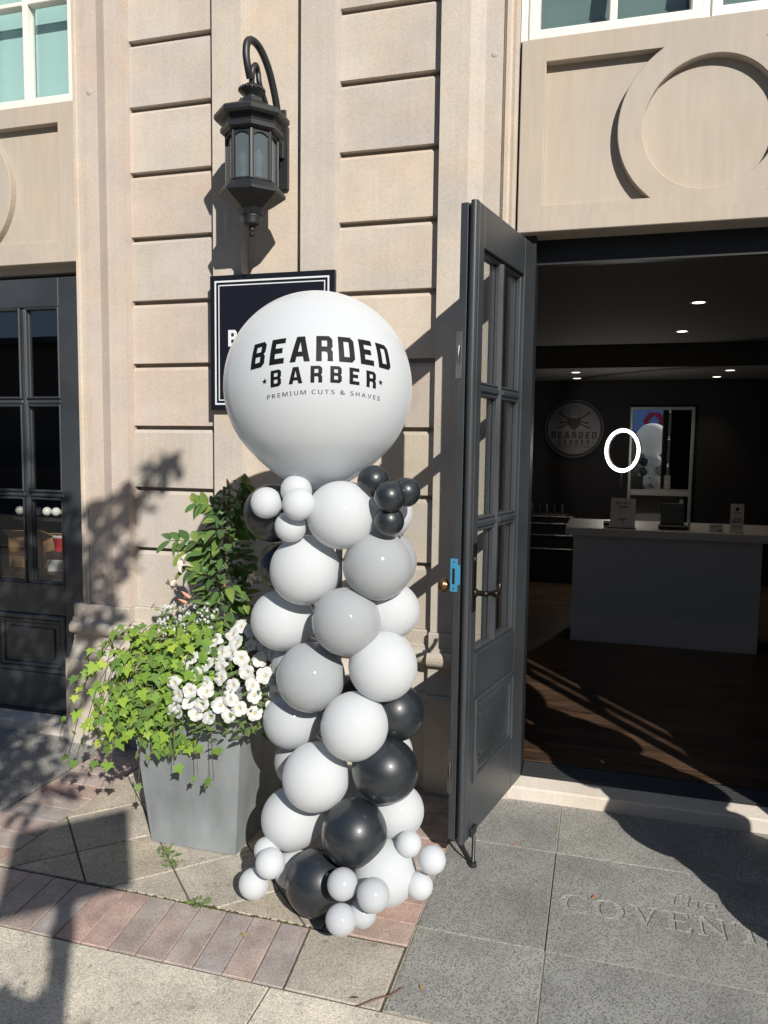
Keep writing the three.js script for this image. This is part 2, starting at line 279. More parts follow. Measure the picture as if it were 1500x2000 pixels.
{ // moulded base, stepping with bands and recesses
  const prof = (o) => { const z = Z0 + o, P = [[-3.6, .0], [z + .07, 0], [z + .07, .448], [z + .062, .456], [z + .05, .458]]; for (let i = 0; i <= 6; i++) { const t = i / 6; P.push([z + .05 - .042 * Math.sin(t * Math.PI / 2), .468 + .105 * t]); } P.push([z + .012, .583]); for (let i = 0; i <= 8; i++) { const t = -Math.PI / 2 + Math.PI * i / 8; P.push([z + .022 + .03 * Math.cos(t), .62 + .034 * Math.sin(t)]); } P.push([z + .018, .656], [z + .018, .668], [z + .006, .672], [z + .006, .735], [z + .001, .7405], [-3.6, .7405]); return P; };
  const segs = [[-2.69, -2.43, D], [-2.4295, -2.341, D + .01], [-2.3405, -1.8545, .012], [-1.854, -1.70, D + .006], [-1.6995, -1.3985, .012], [-1.398, -1.2285, D + .006], [-1.228, -.7455, .012], [-.745, -.6, D + .01], [-.5995, -.395, D]];
  segs.forEach(([a, b, o], i) => part(fac, 'base_moulding', exX(prof(o), a, b), BASE));
  part(fac, 'plinth', box(-2.735, -.36, .0, .446, -3.6, -3.375), BASE);
}
// relief panels over the doors
function reliefPanel(cx) {
  const x0 = cx - .767, x1 = cx + .767, y0 = 2.535, y1 = 3.335, cy = 2.93, Ro = .362, Ri = .262, rx = .662, t = 2.645, b = 3.237;
  const S = rectShape(x0, x1, y0, y1);
  for (const s of [-1, 1]) {
    const h = [], aT = Math.asin((b - cy) / Ro), aB = Math.asin((t - cy) / Ro);
    h.push([cx + s * rx, t], [cx + s * rx, b]);
    for (let i = 0; i <= 20; i++) { const a = aT + (aB - aT) * i / 20; h.push([cx + s * Ro * Math.cos(a), cy + Ro * Math.sin(a)]); }
    S.holes.push(new THREE.Path(h.map(p => new THREE.Vector2(...p))));
  }
  const c = []; for (let i = 0; i < 56; i++) { const a = i / 56 * Math.PI * 2; c.push(new THREE.Vector2(cx + Ri * Math.cos(a), cy + Ri * Math.sin(a))); } S.holes.push(new THREE.Path(c));
  const g = subgroup(fac, 'relief_panel');
  part(g, 'panel_face', exZ(S, -3.478, -3.436, .003, 40), PANEL);
  part(g, 'panel_ground', box(x0 + .01, x1 - .01, y0 + .002, y1 - .004, -3.6, -3.477), PANEL);
  part(g, 'lintel', box(x0 + .004, x1 - .004, y0 - .001, y0 + .03, -3.6, -3.479), PANEL);
}
reliefPanel(.372); reliefPanel(-3.42);
// windows above the panels
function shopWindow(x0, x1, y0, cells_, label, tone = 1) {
  const g = subgroup(fac, 'window', label), y1 = 5.2, zf = -3.462;
  part(g, 'frame', frameGeo(x0, x1, y0, y1, .045, -3.55, zf, .006), WHITEFRAME);
  const n = cells_, w = (x1 - x0 - .09) / n;
  for (let i = 1; i < n; i++) part(g, 'mullion', cbox(x0 + .045 + w * i - .016, x0 + .045 + w * i + .016, y0 + .045, y1 - .045, -3.53, zf - .01, .004), WHITEFRAME);
  for (const yy of [3.87, 4.5]) for (let i = 0; i < n; i++) part(g, 'muntin', cbox(x0 + .045 + w * i + (i ? .0165 : 0), x0 + .045 + w * (i + 1) - (i < n - 1 ? .0165 : 0), yy - .012, yy + .012, -3.525, zf - .012, .004), WHITEFRAME);
  for (let i = 0; i < n; i++) part(g, 'pane', box(x0 + .046 + w * i + .017, x0 + .046 + w * (i + 1) - .018, y0 + .046, y1 - .046, -3.515, -3.511), new THREE.MeshPhysicalMaterial({ color: lin(.93, .975, .97), roughness: .02, transmission: 1, thickness: 0 }));
  const slat = []; for (let y = y0 + .02; y < 5.2; y += .088) slat.push(exX([[-3.60, y], [-3.585, y + .096], [-3.589, y + .096], [-3.604, y]], x0 + .02, x1 - .02));
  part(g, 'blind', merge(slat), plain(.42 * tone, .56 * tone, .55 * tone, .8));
  part(g, 'room_back', box(x0 - .02, x1 + .02, y0 - .03, 5.3, -3.71, -3.66), plain(.1, .1, .1, .9));
}
shopWindow(-3.284, -2.664, 3.342, 2, 'narrow white framed window with pale blinds above the closed door'); shopWindow(-3.94, -3.304, 3.342, 2);
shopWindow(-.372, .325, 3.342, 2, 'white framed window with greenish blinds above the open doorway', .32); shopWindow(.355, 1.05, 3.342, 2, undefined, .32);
for (const b of [box(-.402, -.374, 3.34, 5.3, -3.56, -3.458), box(.3265, .3535, 3.34, 5.3, -3.57, -3.47), box(-3.3035, -3.2845, 3.34, 5.3, -3.57, -3.47)]) part(fac, 'window_trim', b, WHITEFRAME);

// door frames, sills and thresholds
for (const [a, b] of [[-.402, 1.146], [-4.194, -2.646]]) { const fw = a > -1 ? .088 : .02;
  part(fac, 'door_frame', merge([box(a, a + .088, .07, 2.534, -3.62, -3.487), box(b - fw, b, .07, 2.534, -3.62, -3.487), box(a + .0885, b - fw - .0005, 2.425, 2.534, -3.62, -3.575)]), a > -1 ? BLACKPAINT : PAINT);
  part(fac, 'door_sill', exX([[-3.6, -.05], [-3.388, -.05], [-3.388, .052], [-3.394, .06], [-3.47, .078], [-3.6, .078]], a - .02 + (a > -1 ? .03 : .0), b - .03), fromTex(stoneTx, [1.2, 1.22, 1.24], .85, .0005));
  const rid = []; for (let i = 0; i < 9; i++) rid.push(cbox(a + .09, b - .09, .0785, .0905, -3.475 - i * .0165 - .011, -3.475 - i * .0165, .003)); rid.push(box(a + .09, b - .09, .0782, .084, -3.64, -3.472));
  part(fac, 'threshold', merge(rid), plain(.05, .052, .055, .45, .7));
}
// door leaf: x = distance from the hinge, z = 0 on the inner face, -T on the outer face
const T = .056;
function leafPart(parent, inward, withBits) {
  const L = .682, y0 = .092, y1 = 2.474, P = (n, g, m = PAINT, l) => part(parent, n, g, m, l);
  P('stile', cbox(.004, .148, y0, y1, -T, 0, .003)); P('stile', cbox(.6205, L - .008, y0, y1, -T, 0, .003));
  P('rail', cbox(.1482, .6203, 2.322, y1, -T, 0, .003)); P('rail', cbox(.1482, .6203, .640, .812, -T, 0, .003)); P('rail', cbox(.1482, .6203, y0, .304, -T, 0, .003));
  P('muntin', cbox(.370, .400, .8125, 2.3215, -T + .006, -.006, .008));
  const cols = [[.1485, .3695], [.4005, .620]], rows = [[.8125, 1.293], [1.323, 1.803], [1.833, 2.3215]];
  for (const [a, b] of [[1.2935, 1.3225], [1.8035, 1.8325]]) for (const [c, d] of cols) P('muntin', cbox(c, d, a, b, -T + .006, -.006, .008));
  for (const [c, d] of cols) for (const [a, b] of rows) {
    P('pane', box(c + .003, d - .003, a + .003, b - .003, -.036, -.031), GLASS);
    P('glazing_bead', merge([frameGeo(c + .0005, d - .0005, a + .0005, b - .0005, .012, -.030, -.012, .0045), frameGeo(c + .0005, d - .0005, a + .0005, b - .0005, .011, -.055, -.0368, .004)]));
  }
  for (const s of [0, 1]) {
    const f = (g) => s ? g.rotateY(Math.PI).translate(.768, 0, -T) : g;
    P('panel_moulding', boxUV(f(merge([frameGeo(.15, .618, .306, .638, .03, -.02, .010, .006), frameGeo(.1805, .5875, .3365, .6075, .022, -.02, .004, .006)]))));
    P('door_panel', boxUV(f(merge([box(.16, .61, .31, .63, -.03, -.012), cbox(.229, .539, .385, .559, -.0119, -.002, .009)]))));
  }
}
const hingeR = [-.309, 0, -3.432], angR = Math.atan2(.665, -.143);      // leaf direction in plan
const leafBits = ['stile', 'rail', 'muntin', 'pane', 'glazing_bead', 'panel_moulding', 'door_panel'];
const door1 = subgroup(fac, 'door', 'charcoal panelled glass door standing open towards the street'); door1.position.set(...hingeR); door1.rotation.y = Math.atan2(-.665, -.143);
leafPart(door1);
const leafBase = door1.children.slice();
{ // rebated edge with rounded nosing, hardware
  part(door1, 'astragal', merge([boxUV(new THREE.CylinderGeometry(.0135, .0135, 2.384, 16).translate(.688, 1.283, -.0145)), cbox(.6745, .688, .0915, 2.4745, -.028, -.001, .001)]), PAINT);
  part(door1, 'meeting_edge', cbox(.6745, .684, .0915, 2.4745, -T - .014, -.041, .002), PAINT);
  const sp = poly([[-.012, -.06], [.017, -.06], [.017, .065], [-.012, .065], [-.012, .045], [-.022, .04], [-.022, -.03], [-.012, -.036]]); rectHole(sp, -.001, .0105, -.033, .028);
  const g = exZ(sp, 0, .002); g.rotateY(Math.PI / 2).translate(.6842, 1.12, -.064);
  part(door1, 'strike_plate', g, plain(.06, .28, .47, .35, .2), 'strike plate still under blue protective film');
  part(door1, 'strike_hole', box(.6838, .6846, 1.088, 1.147, -.0745, -.0632), plain(.002, .002, .002, .9));
  part(door1, 'screw', merge([1.173, 1.072].map(y => boxUV(new THREE.CylinderGeometry(.0042, .0042, .0015, 12).rotateZ(Math.PI / 2).translate(.687, y, -.066)))), STEEL);
  for (const [y0, y1] of [[1.85, 2.02], [.275, .45]]) { const s = rectHole(rectShape(-.011, .011, y0, y1), -.006, .006, y0 + .05, y1 - .05); const q = exZ(s, 0, .002, .0006); q.rotateY(Math.PI / 2).translate(.6842, 0, -.066); part(door1, 'flush_bolt', merge([q, tube([[.684, y0 + .05, -.066], [.69, (y0 + y1) / 2, -.066], [.684, y1 - .05, -.066]], .004, 10, 6)]), plain(.22, .21, .2, .4, .9)); }
  part(door1, 'handle_plate', cbox(.637, .672, .985, 1.245, .0002, .006, .003), BRONZE);
  part(door1, 'lever_handle', merge([boxUV(lathe([[.0, 0], [.017, 0], [.018, .006], [.011, .012], [.010, .04], [.014, .05], [.0, .054]], 16).rotateX(Math.PI / 2).translate(.654, 1.058, .006)), tube([[.654, 1.058, .052], [.61, 1.054, .056], [.575, 1.044, .058], [.55, 1.047, .058], [.53, 1.062, .058], [.525, 1.075, .056]], .0088, 24, 10), boxUV(new THREE.SphereGeometry(.015, 14, 10).translate(.572, 1.046, .057))]), BRONZE);
  part(door1, 'key_cylinder', boxUV(new THREE.CylinderGeometry(.008, .008, .008, 14).rotateX(Math.PI / 2).translate(.654, 1.185, .006)), STEEL);
  part(door1, 'outer_knob', boxUV(lathe([[0, 0], [.02, 0], [.02, .006], [.009, .012], [.009, .03], [.024, .04], [.028, .053], [.022, .066], [0, .07]], 20).rotateX(-Math.PI / 2).translate(.655, 1.075, -T - .012)), plain(.16, .095, .05, .35, .8));
  part(door1, 'door_stop', merge([tube([[.62, .10, .012], [.64, .055, .02], [.665, .012, .028]], .0075, 12, 8), boxUV(new THREE.CylinderGeometry(.013, .015, .018, 14).translate(.667, .0095, .029)), cbox(.585, .64, .095, .13, .0005, .012, .003), tube([[.665, .015, .028], [.64, .05, -.02], [.6, .085, -.05]], .005, 10, 6)]), IRON);
  for (const y of [.3, 1.25, 2.2]) part(door1, 'hinge', boxUV(new THREE.CylinderGeometry(.008, .008, .1, 10).translate(0, y, -.0665)), PAINT);
}
{ // this leaf is hung on the other hand: turn every piece over in depth
  const flip = (g) => { g = g.index ? g.toNonIndexed() : g.clone(); for (const k of ['position', 'normal', 'uv']) { const a = g.attributes[k], n = a.itemSize; for (let i = 0; i < a.count; i += 3) for (let c = 0; c < n; c++) { const p = a.array[(i + 1) * n + c]; a.array[(i + 1) * n + c] = a.array[(i + 2) * n + c]; a.array[(i + 2) * n + c] = p; } if (k !== 'uv') for (let i = 0; i < a.count; i++) a.setZ(i, -a.getZ(i)); } return g; };
  const door2 = subgroup(fac, 'door', 'second open door leaf on the far side of the doorway'); door2.position.set(1.053, 0, -3.432); door2.rotation.y = Math.atan2(-.665, .143);
  const pair = [['charcoal panelled glass door, closed', -2.675, -1], ['other leaf of the closed door pair', -4.042, 1]];
  for (const c of leafBase) door2.add(c.clone());
  for (const [label, x, dir] of pair) {
    const d = subgroup(fac, 'door', label); d.position.set(x, 0, dir < 0 ? -3.492 - T : -3.492);
    for (const c of leafBase) d.add(c.clone());
    if (dir < 0) { d.rotation.y = Math.PI; for (const y of [.3, 1.02, 1.62, 2.27]) part(d, 'hinge', merge([boxUV(new THREE.CylinderGeometry(.009, .009, .115, 10).translate(-.004, y, -T - .008)), cbox(-.003, .018, y - .055, y + .055, -T - .003, -T + .004, .001)]), PAINT); }
  }
  for (const m of door1.children) m.geometry = flip(m.geometry);
}
// small scars in the stone where fixings were filled
for (const [x, y, z, s] of [[-2.555, 3.36, zc(D - .024), .018], [-.51, 3.29, zc(D - .024), .014]]) part(fac, 'filled_hole', boxUV(new THREE.SphereGeometry(s, 10, 8).scale(1, .9, .25).translate(x, y, z)), plain(.42, .37, .33, .95));

/* ------------------------------------------------ inside the barber shop */
const DARK = plain(.007, .007, .009, .85), ZB = -9.3;
struct('shop_wall', merge([box(-2.35, 4.6, 0, 2.9, ZB - .15, ZB), box(-2.35, -2.2, 0, 2.9, ZB, -3.725), box(4.5, 4.6, 0, 2.9, ZB, -3.725), box(-2.2, -.46, .0, 2.9, -3.745, -3.722), box(1.18, 4.5, 0, 2.9, -3.745, -3.722), box(-.46, 1.18, 2.545, 2.9, -3.745, -3.722)]), DARK, 'black walls of the barber shop');
struct('shop_ceiling', merge([box(-2.2, 4.5, 2.62, 2.72, ZB, -3.745), box(-2.2, 4.5, 2.4, 2.62, ZB, -7.9)]), plain(.1, .097, .094, .9), 'plain ceiling of the barber shop with a lower soffit at the back');
const fl = struct('shop_floor', null, null, 'dark walnut floor of the barber shop');
for (let z = -3.64, i = 0; z > ZB; z -= .125, i++) { const g = cbox(-2.2, 4.5, .02, .088 + (i % 3) * .0003, Math.max(z - .1244, ZB), z, .0015); const uv = g.attributes.uv; for (let k = 0; k < uv.count; k++) uv.setXY(k, uv.getY(k) + i * .37, uv.getX(k)); part(fl, 'floor_board', g, i % 2 ? fromTexW(0) : fromTexW(1)); }
function fromTexW(i) { return (fromTexW.c ??= [fromTex(walnutTx, [1, 1, 1], .4, .0004), fromTex(walnutTx, [.8, .82, .85], .42, .0004)])[i]; }
{ const desk = thing('reception_desk', 'long pale grey reception desk with an overhanging white countertop', 'desk');
  part(desk, 'front_panel', cbox(-.196, 1.158, .089, .932, -6.16, -6.1, .003), plain(.68, .68, .7, .7)); part(desk, 'side_panel', cbox(-.196, -.15, .089, .932, -6.7, -6.1605, .003), plain(.45, .44, .44, .7)); part(desk, 'side_panel', cbox(1.11, 1.158, .089, .932, -6.7, -6.1605, .003), plain(.45, .44, .44, .7));
  part(desk, 'countertop', cbox(-.256, 1.42, .9325, .995, -6.8, -6.0, .004), plain(.55, .54, .53, .5)); }
const PAPER = plain(.6, .58, .56, .8), INK = plain(.02, .02, .02, .7);
function flatText(f, str, size, x, y, z, depth = .001, wd) { let s = f.generateShapes(str, size); const b = shapeBounds(s), k = wd ? wd / (b[1] - b[0]) : 1; s = mapShapes(s, (a, c) => [x + (a - (b[0] + b[1]) / 2) * k, y + (c - b[2]) * k], 3); return boxUV(new THREE.ExtrudeGeometry(s, { depth, bevelEnabled: false, curveSegments: 3 }).translate(0, 0, z)); }
const inkLine = (x0, x1, y, z) => box(x0, x1, y, y + .003, z, z + .001);
{ const c = thing('card_stand', 'leaning white review card at the left of the reception desk', 'sign', [.165, .995, -6.08], -.12);
  const b = subgroup(c, 'card'); b.rotation.x = -.12; part(b, 'board', cbox(-.092, .092, .004, .232, -.003, .003, .001), PAPER); part(b, 'lettering', merge([flatText(fontR, 'Review', .03, 0, .185, .0032, .0006, .115), ...[.168, .16, .075, .067].map((y, i) => inkLine(-.04 + i * .004, .04 - i * .004, y, .0031)), flatText(fontR, '★', .02, 0, .03, .0032, .0005, .02)].filter(g => g.attributes.position.count)), INK); part(c, 'foot', cbox(-.1, .1, 0, .006, -.045, .03, .002), INK); }
{ const c = thing('sign_holder', 'narrow upright now open card in a clear holder', 'sign', [.97, .995, -6.08]);
  part(c, 'card', cbox(-.046, .046, .008, .215, -.002, .002, .0008), PAPER); part(c, 'lettering', merge([flatText(fontB, 'now', .03, .006, .098, .0022, .0006, .052), flatText(fontB, 'open', .03, -.002, .07, .0022, .0006, .066), inkLine(-.03, .03, .045, .0022), inkLine(-.03, .03, .148, .0022), exZ(poly([[-.014, .175], [0, .16], [.014, .175], [.009, .188], [-.009, .188]]), .0021, .0028)]), INK); part(c, 'stand', cbox(-.05, .05, 0, .008, -.03, .03, .002), GLASS); }
{ const c = thing('business_card_box', 'small white box of business cards beside the now open card', 'box', [.83, .995, -6.08]); part(c, 'box', cbox(-.046, .046, 0, .062, -.02, .02, .002), PAPER); part(c, 'print', merge([inkLine(-.02, .02, .045, .0201), inkLine(-.035, -.01, .032, .0201), box(.015, .035, .012, .02, .0201, .021)]), INK); }
{ const c = thing('till_screen', 'dark point of sale screen turned away on the desk', 'screen', [.53, .995, -6.15]); part(c, 'screen', cbox(-.085, .085, .035, .2, -.012, .0, .004), plain(.035, .042, .035, .3)); part(c, 'base', cbox(-.1, .11, 0, .035, -.08, .05, .006), plain(.006, .006, .006, .4)); }
{ const c = thing('phone', 'slim pale phone standing in a charger by the screen', 'phone', [.645, .995, -6.1]); part(c, 'body', cbox(-.009, .009, 0, .072, -.02, 0, .003), plain(.5, .52, .5, .3)); part(c, 'screen', cbox(-.0065, .0065, .006, .066, .0002, .001, .0003), plain(.3, .34, .33, .2)); }
{ const c = thing('paper_cup', 'small white cup with a dark stripe behind the review card', 'cup', [.05, .995, -6.11]); part(c, 'body', lathe([[0, 0], [.022, 0], [.025, .05], [.023, .05], [.02, .004]], 18), PAPER); part(c, 'stripe', lathe([[.0232, .018], [.0242, .034]], 18), INK); }
{ const t = thing('wall_mirror', 'tall mirror with pale metal frame on the back wall', 'mirror', [.64, 0, ZB + .03], 0);
  part(t, 'glass', box(-.315, .315, .62, 2.055, 0, .012), new THREE.MeshStandardMaterial({ color: lin(.82, .86, .86), metalness: 1, roughness: .015 }));
  part(t, 'frame', frameGeo(-.35, .35, .58, 2.09, .036, -.025, .03, .008), plain(.30, .34, .34, .4, .4)); }
{ const t = thing('ring_light', 'glowing white ring light on a thin stand before the mirror', 'lamp', [.19, 0, -8.15], -.72);
  const g = new THREE.TorusGeometry(.207, .0175, 12, 56).scale(1, 1, .6).translate(0, 1.588, 0); boxUV(g);
  part(t, 'lamp_ring', g, new THREE.MeshStandardMaterial({ color: 0xffffff, emissive: lin(1, .98, .93), emissiveIntensity: 2.2 }));
  part(t, 'back_ring', new THREE.TorusGeometry(.205, .022, 8, 56).scale(1, 1, .5).translate(0, 1.588, -.018), INK); part(t, 'stand', merge([tube([[0, 1.365, -.01], [0, .7, -.01], [0, .12, 0]], .009, 8, 8), ...[0, 2.1, 4.2].map(a => tube([[0, .35, 0], [Math.cos(a) * .3, .1, Math.sin(a) * .3]], .008, 6, 6))]), INK);
  const pl = new THREE.PointLight(0xfff6ea, .6); pl.position.set(0, 1.588, .05); pl.castShadow = true; t.add(pl); }
// ceiling downlights
for (const [x, z, y, n] of [[.6, -5.74, 2.62, 'downlight nearest the doorway, on the upper ceiling'], [.62, -7.09, 2.62, 'second downlight back on the upper ceiling'], [-.3, -8.3, 2.4, 'left front downlight of the four in the low soffit'], [-.31, -9.0, 2.4, 'left back downlight of the four in the low soffit'], [1.19, -8.3, 2.4, 'right front downlight of the four in the low soffit'], [1.16, -9.0, 2.4, 'right back downlight of the four in the low soffit']]) {
  const t = thing('downlight', 'round recessed ' + n, 'lamp', [x, y, z], 0, 'recessed ceiling downlights');
  part(t, 'trim', lathe([[.04, -.002], [.058, -.006], [.06, -.001], [.04, -.001]], 24), plain(.6, .6, .6, .5)); part(t, 'lamp_face', new THREE.CircleGeometry(.041, 24).rotateX(Math.PI / 2).translate(0, -.0035, 0), new THREE.MeshStandardMaterial({ color: 0xffffff, emissive: lin(1, .9, .75), emissiveIntensity: 3 }));
  const s = new THREE.SpotLight(0xffe8cc, .4, 0, .7, .6); s.position.set(0, -.012, 0); s.target.position.set(0, -2, 0); s.castShadow = true; t.add(s); t.add(s.target);
}
{ // barber's workstation along the back
  const t = thing('tool_cabinet', 'black drawer cabinet with thin chrome strips left of the desk', 'cabinet'); part(t, 'carcass', cbox(-1.2, -.27, .09, .84, ZB + .01, -8.66, .004), plain(.01, .01, .012, .4));
  for (const y of [.84, .76, .63, .475]) part(t, 'handle_strip', cbox(-1.18, -.285, y - .006, y + .006, -8.659, -8.645, .002), STEEL);
  const b = thing('clutter_tray', 'dark tray of small bottles and clippers on the cabinet', 'tray', [-.6, .841, -8.8]); part(b, 'tray', cbox(-.2, .25, 0, .02, -.08, .08, .004), plain(.02, .02, .02, .4));
  for (let i = 0; i < 5; i++) part(b, 'bottle', lathe([[0, 0], [.018, 0], [.018, .07], [.008, .085], [.008, .11], [0, .11]], 12, [-.16 + i * .085, .021, rr(-.03, .03)]), i % 2 ? plain(.02, .022, .035, .2) : plain(.05, .05, .05, .3)); }

/* block lettering used on the balloon, the board and the round emblem */
const GL = {
  B: [.75, [[0, 0], [.6, 0], [.75, .13], [.75, .42], [.67, .5], [.75, .58], [.75, .87], [.6, 1], [0, 1]], [[[.25, .2], [.5, .2], [.5, .42], [.25, .42]], [[.25, .6], [.5, .6], [.5, .81], [.25, .81]]]],
  E: [.7, [[0, 0], [.7, 0], [.7, .21], [.25, .21], [.25, .4], [.6, .4], [.6, .61], [.25, .61], [.25, .79], [.7, .79], [.7, 1], [0, 1]], []],
  A: [.9, [[0, 0], [.26, 0], [.31, .2], [.59, .2], [.64, 0], [.9, 0], [.64, 1], [.26, 1]], [[[.36, .39], [.54, .39], [.45, .77]]]],
  R: [.75, [[0, 0], [.25, 0], [.25, .37], [.44, .37], [.5, .32], [.5, 0], [.75, 0], [.75, .37], [.67, .47], [.75, .56], [.75, .87], [.6, 1], [0, 1]], [[[.25, .57], [.5, .57], [.5, .81], [.25, .81]]]],
  D: [.75, [[0, 0], [.6, 0], [.75, .14], [.75, .86], [.6, 1], [0, 1]], [[[.25, .2], [.5, .2], [.5, .8], [.25, .8]]]],
};
function glyph(ch, f) { const s = new THREE.Shape(mapPts(GL[ch][1].map(p => ({ x: p[0], y: p[1] })), f)); s.holes = GL[ch][2].map(h => new THREE.Path(mapPts(h.map(p => ({ x: p[0], y: p[1] })), f))); return s; }
function word(str, x0, x1, h, gap) { // shapes spread from x0 to x1, height h; gap relative to letter width
  let tot = 0; for (const c of str) tot += GL[c][0]; tot += gap * (str.length - 1); const k = (x1 - x0) / tot; let x = x0; const out = [];
  for (const c of str) { const xx = x; out.push([c, (px, py) => [xx + px * k, py * h]]); x += (GL[c][0] + gap) * k; } return out;
}
const star = (cx, cy, r) => { const p = []; for (let i = 0; i < 10; i++) { const a = Math.PI / 2 + i * Math.PI / 5, q = i % 2 ? r * .42 : r; p.push([cx + q * Math.cos(a), cy + q * Math.sin(a)]); } return poly(p); };
{ // round emblem on the back wall
  const t = thing('round_wall_sign', 'round grey wall emblem with a bearded bald man over crossed razors', 'sign', [-.335, 1.835, ZB + .012]);
  const GR = plain(.09, .094, .105, .5), BK = plain(.006, .006, .008, .6);
  part(t, 'disc', boxUV(new THREE.CylinderGeometry(.335, .335, .012, 64).rotateX(Math.PI / 2)), BK); part(t, 'border', boxUV(new THREE.TorusGeometry(.335, .004, 6, 64).translate(0, 0, .006)), GR); part(t, 'face_disc', boxUV(new THREE.CylinderGeometry(.3, .3, .006, 64).rotateX(Math.PI / 2).translate(0, 0, .0095)), GR);
  const z = .0127, ex = (s) => boxUV(new THREE.ExtrudeGeometry(s, { depth: .002, bevelEnabled: false, curveSegments: 12 }).translate(0, 0, z));
  const txt = []; for (const [c, f] of word('BEARDED', -.26, .26, .08, .35)) txt.push(ex(glyph(c, (x, y) => { const q = f(x, y); return [q[0], q[1] - .115 + .0 * q[0]]; }))); for (const [c, f] of word('BARBER', -.18, .18, .055, .75)) txt.push(ex(glyph(c, (x, y) => { const q = f(x, y); return [q[0], q[1] - .185]; }))); txt.push(ex(star(-.215, -.158, .016)), ex(star(.215, -.158, .016)), flatText(fontS, 'PREMIUM CUTS & SHAVES', .02, 0, -.222, z, .002, .4));
  part(t, 'lettering', merge(txt), BK);
  const beard = new THREE.Shape(); beard.moveTo(-.075, .14); beard.quadraticCurveTo(-.04, .105, 0, .13); beard.quadraticCurveTo(.04, .105, .075, .14); beard.quadraticCurveTo(.085, .06, .045, .02); beard.lineTo(0, -.02); beard.lineTo(-.045, .02); beard.quadraticCurveTo(-.085, .06, -.075, .14);
  const bars = [[-1, .17, .185, .06, .11], [1, .17, .185, .06, .11], [-1, .19, .005, .06, .06], [1, .19, .005, .06, .06], [-1, .15, .07, .06, .085], [1, .15, .07, .06, .085]].map(([s, x, y, x2, y2]) => tube([[s * x, y, z], [s * x2, y2, z]], .007, 2, 5));
  const headO = new THREE.Shape(); headO.absellipse(0, .19, .07, .085, 0, 6.283); const hh = new THREE.Path(); hh.absellipse(0, .19, .064, .079, 0, 6.283); headO.holes.push(hh);
  part(t, 'emblem', merge([ex(beard), ex(headO), ...bars, box(-.045, -.01, .165, .173, z, z + .002), box(.01, .045, .165, .173, z, z + .002), ...[-1, 1].flatMap(s => [boxUV(new THREE.TorusGeometry(.012, .004, 6, 16).translate(s * .15, .07, z)), boxUV(new THREE.SphereGeometry(.011, 8, 6).translate(s * .17, .185, z))])]), BK);
}

/* ------------------------------------------------ behind the closed door: stock left by the glass */
struct('store_room', merge([box(-5.9, -2.36, 0, .085, -6.2, -3.64), box(-5.9, -2.36, 2.6, 2.7, -6.2, -3.73), box(-5.9, -2.36, .085, 2.6, -6.3, -6.2)]), plain(.03, .028, .026, .85), 'dim room behind the closed door');
{ const CARD = plain(.42, .25, .12, .85), RED = plain(.45, .02, .03, .5);
  const t = thing('display_table', 'dark low table behind the closed door glass', 'table'); part(t, 'top', cbox(-3.62, -2.7, .80, .83, -4.3, -3.66, .004), plain(.05, .03, .02, .5)); for (const [x, z] of [[-3.57, -3.72], [-2.76, -3.72], [-3.57, -4.24], [-2.76, -4.24]]) part(t, 'leg', cbox(x - .025, x + .025, .086, .7995, z - .025, z + .025, .003), plain(.04, .025, .018, .5));
  const mk = (n, l, x, y, z, w, h, d, a) => { const b = thing('cardboard_box', l, 'box', [x, y, z], a, 'cardboard boxes behind the closed door'); part(b, 'carton', cbox(-w / 2, w / 2, 0, h, -d / 2, d / 2, .003), CARD); part(b, 'flap', cbox(-w / 2, w / 2, -.002, .002, -.001, d * .45, .001).rotateX(-.5).translate(0, h + .004, d / 2), CARD); part(b, 'red_stripe', merge([box(-w / 2 + .01, w / 2 - .01, h * .4, h * .43, d / 2 + .0005, d / 2 + .0015), box(-w / 2 + .01, w / 2 - .01, h * .47, h * .5, d / 2 + .0005, d / 2 + .0015)]), RED); return b; };
  mk(0, 'brown cardboard box with red stripes at the left pane', -3.40, .831, -3.92, .2, .19, .2, .25); mk(1, 'open brown cardboard box beside a red cup', -3.21, .831, -3.94, .19, .2, .2, -.35);
  const c = thing('red_cup', 'red paper cup with a white rim behind the glass', 'cup', [-3.10, .95, -3.80]); part(c, 'cup_body', lathe([[0, 0], [.028, 0], [.038, .09], [.036, .09], [.026, .004]], 20), RED); part(c, 'rim', lathe([[.0372, .08], [.0405, .088], [.0405, .096], [.037, .096]], 20), PAPER);
  const s = thing('small_carton', 'small red and white carton under the red cup', 'box', [-3.11, .831, -3.80], .2); part(s, 'lower_body', cbox(-.05, .05, 0, .07, -.04, .04, .002), PAPER); part(s, 'lid', cbox(-.052, .052, .0702, .118, -.042, .042, .003), plain(.03, .012, .012, .5));
  const L = thing('vanity_bulb_row', 'row of round pale bulbs behind the lower panes', 'lamp', [-3.29, 1.185, -3.86]); part(L, 'rail', cbox(-.2, .26, -.07, -.05, -.05, 0, .003), plain(.02, .02, .02, .3)); for (let i = 0; i < 6; i++) part(L, 'bulb', boxUV(new THREE.SphereGeometry(.028, 16, 12).translate(-.16 + i * .066, -.01, -.02)), plain(.6, .6, .58, .15));
}

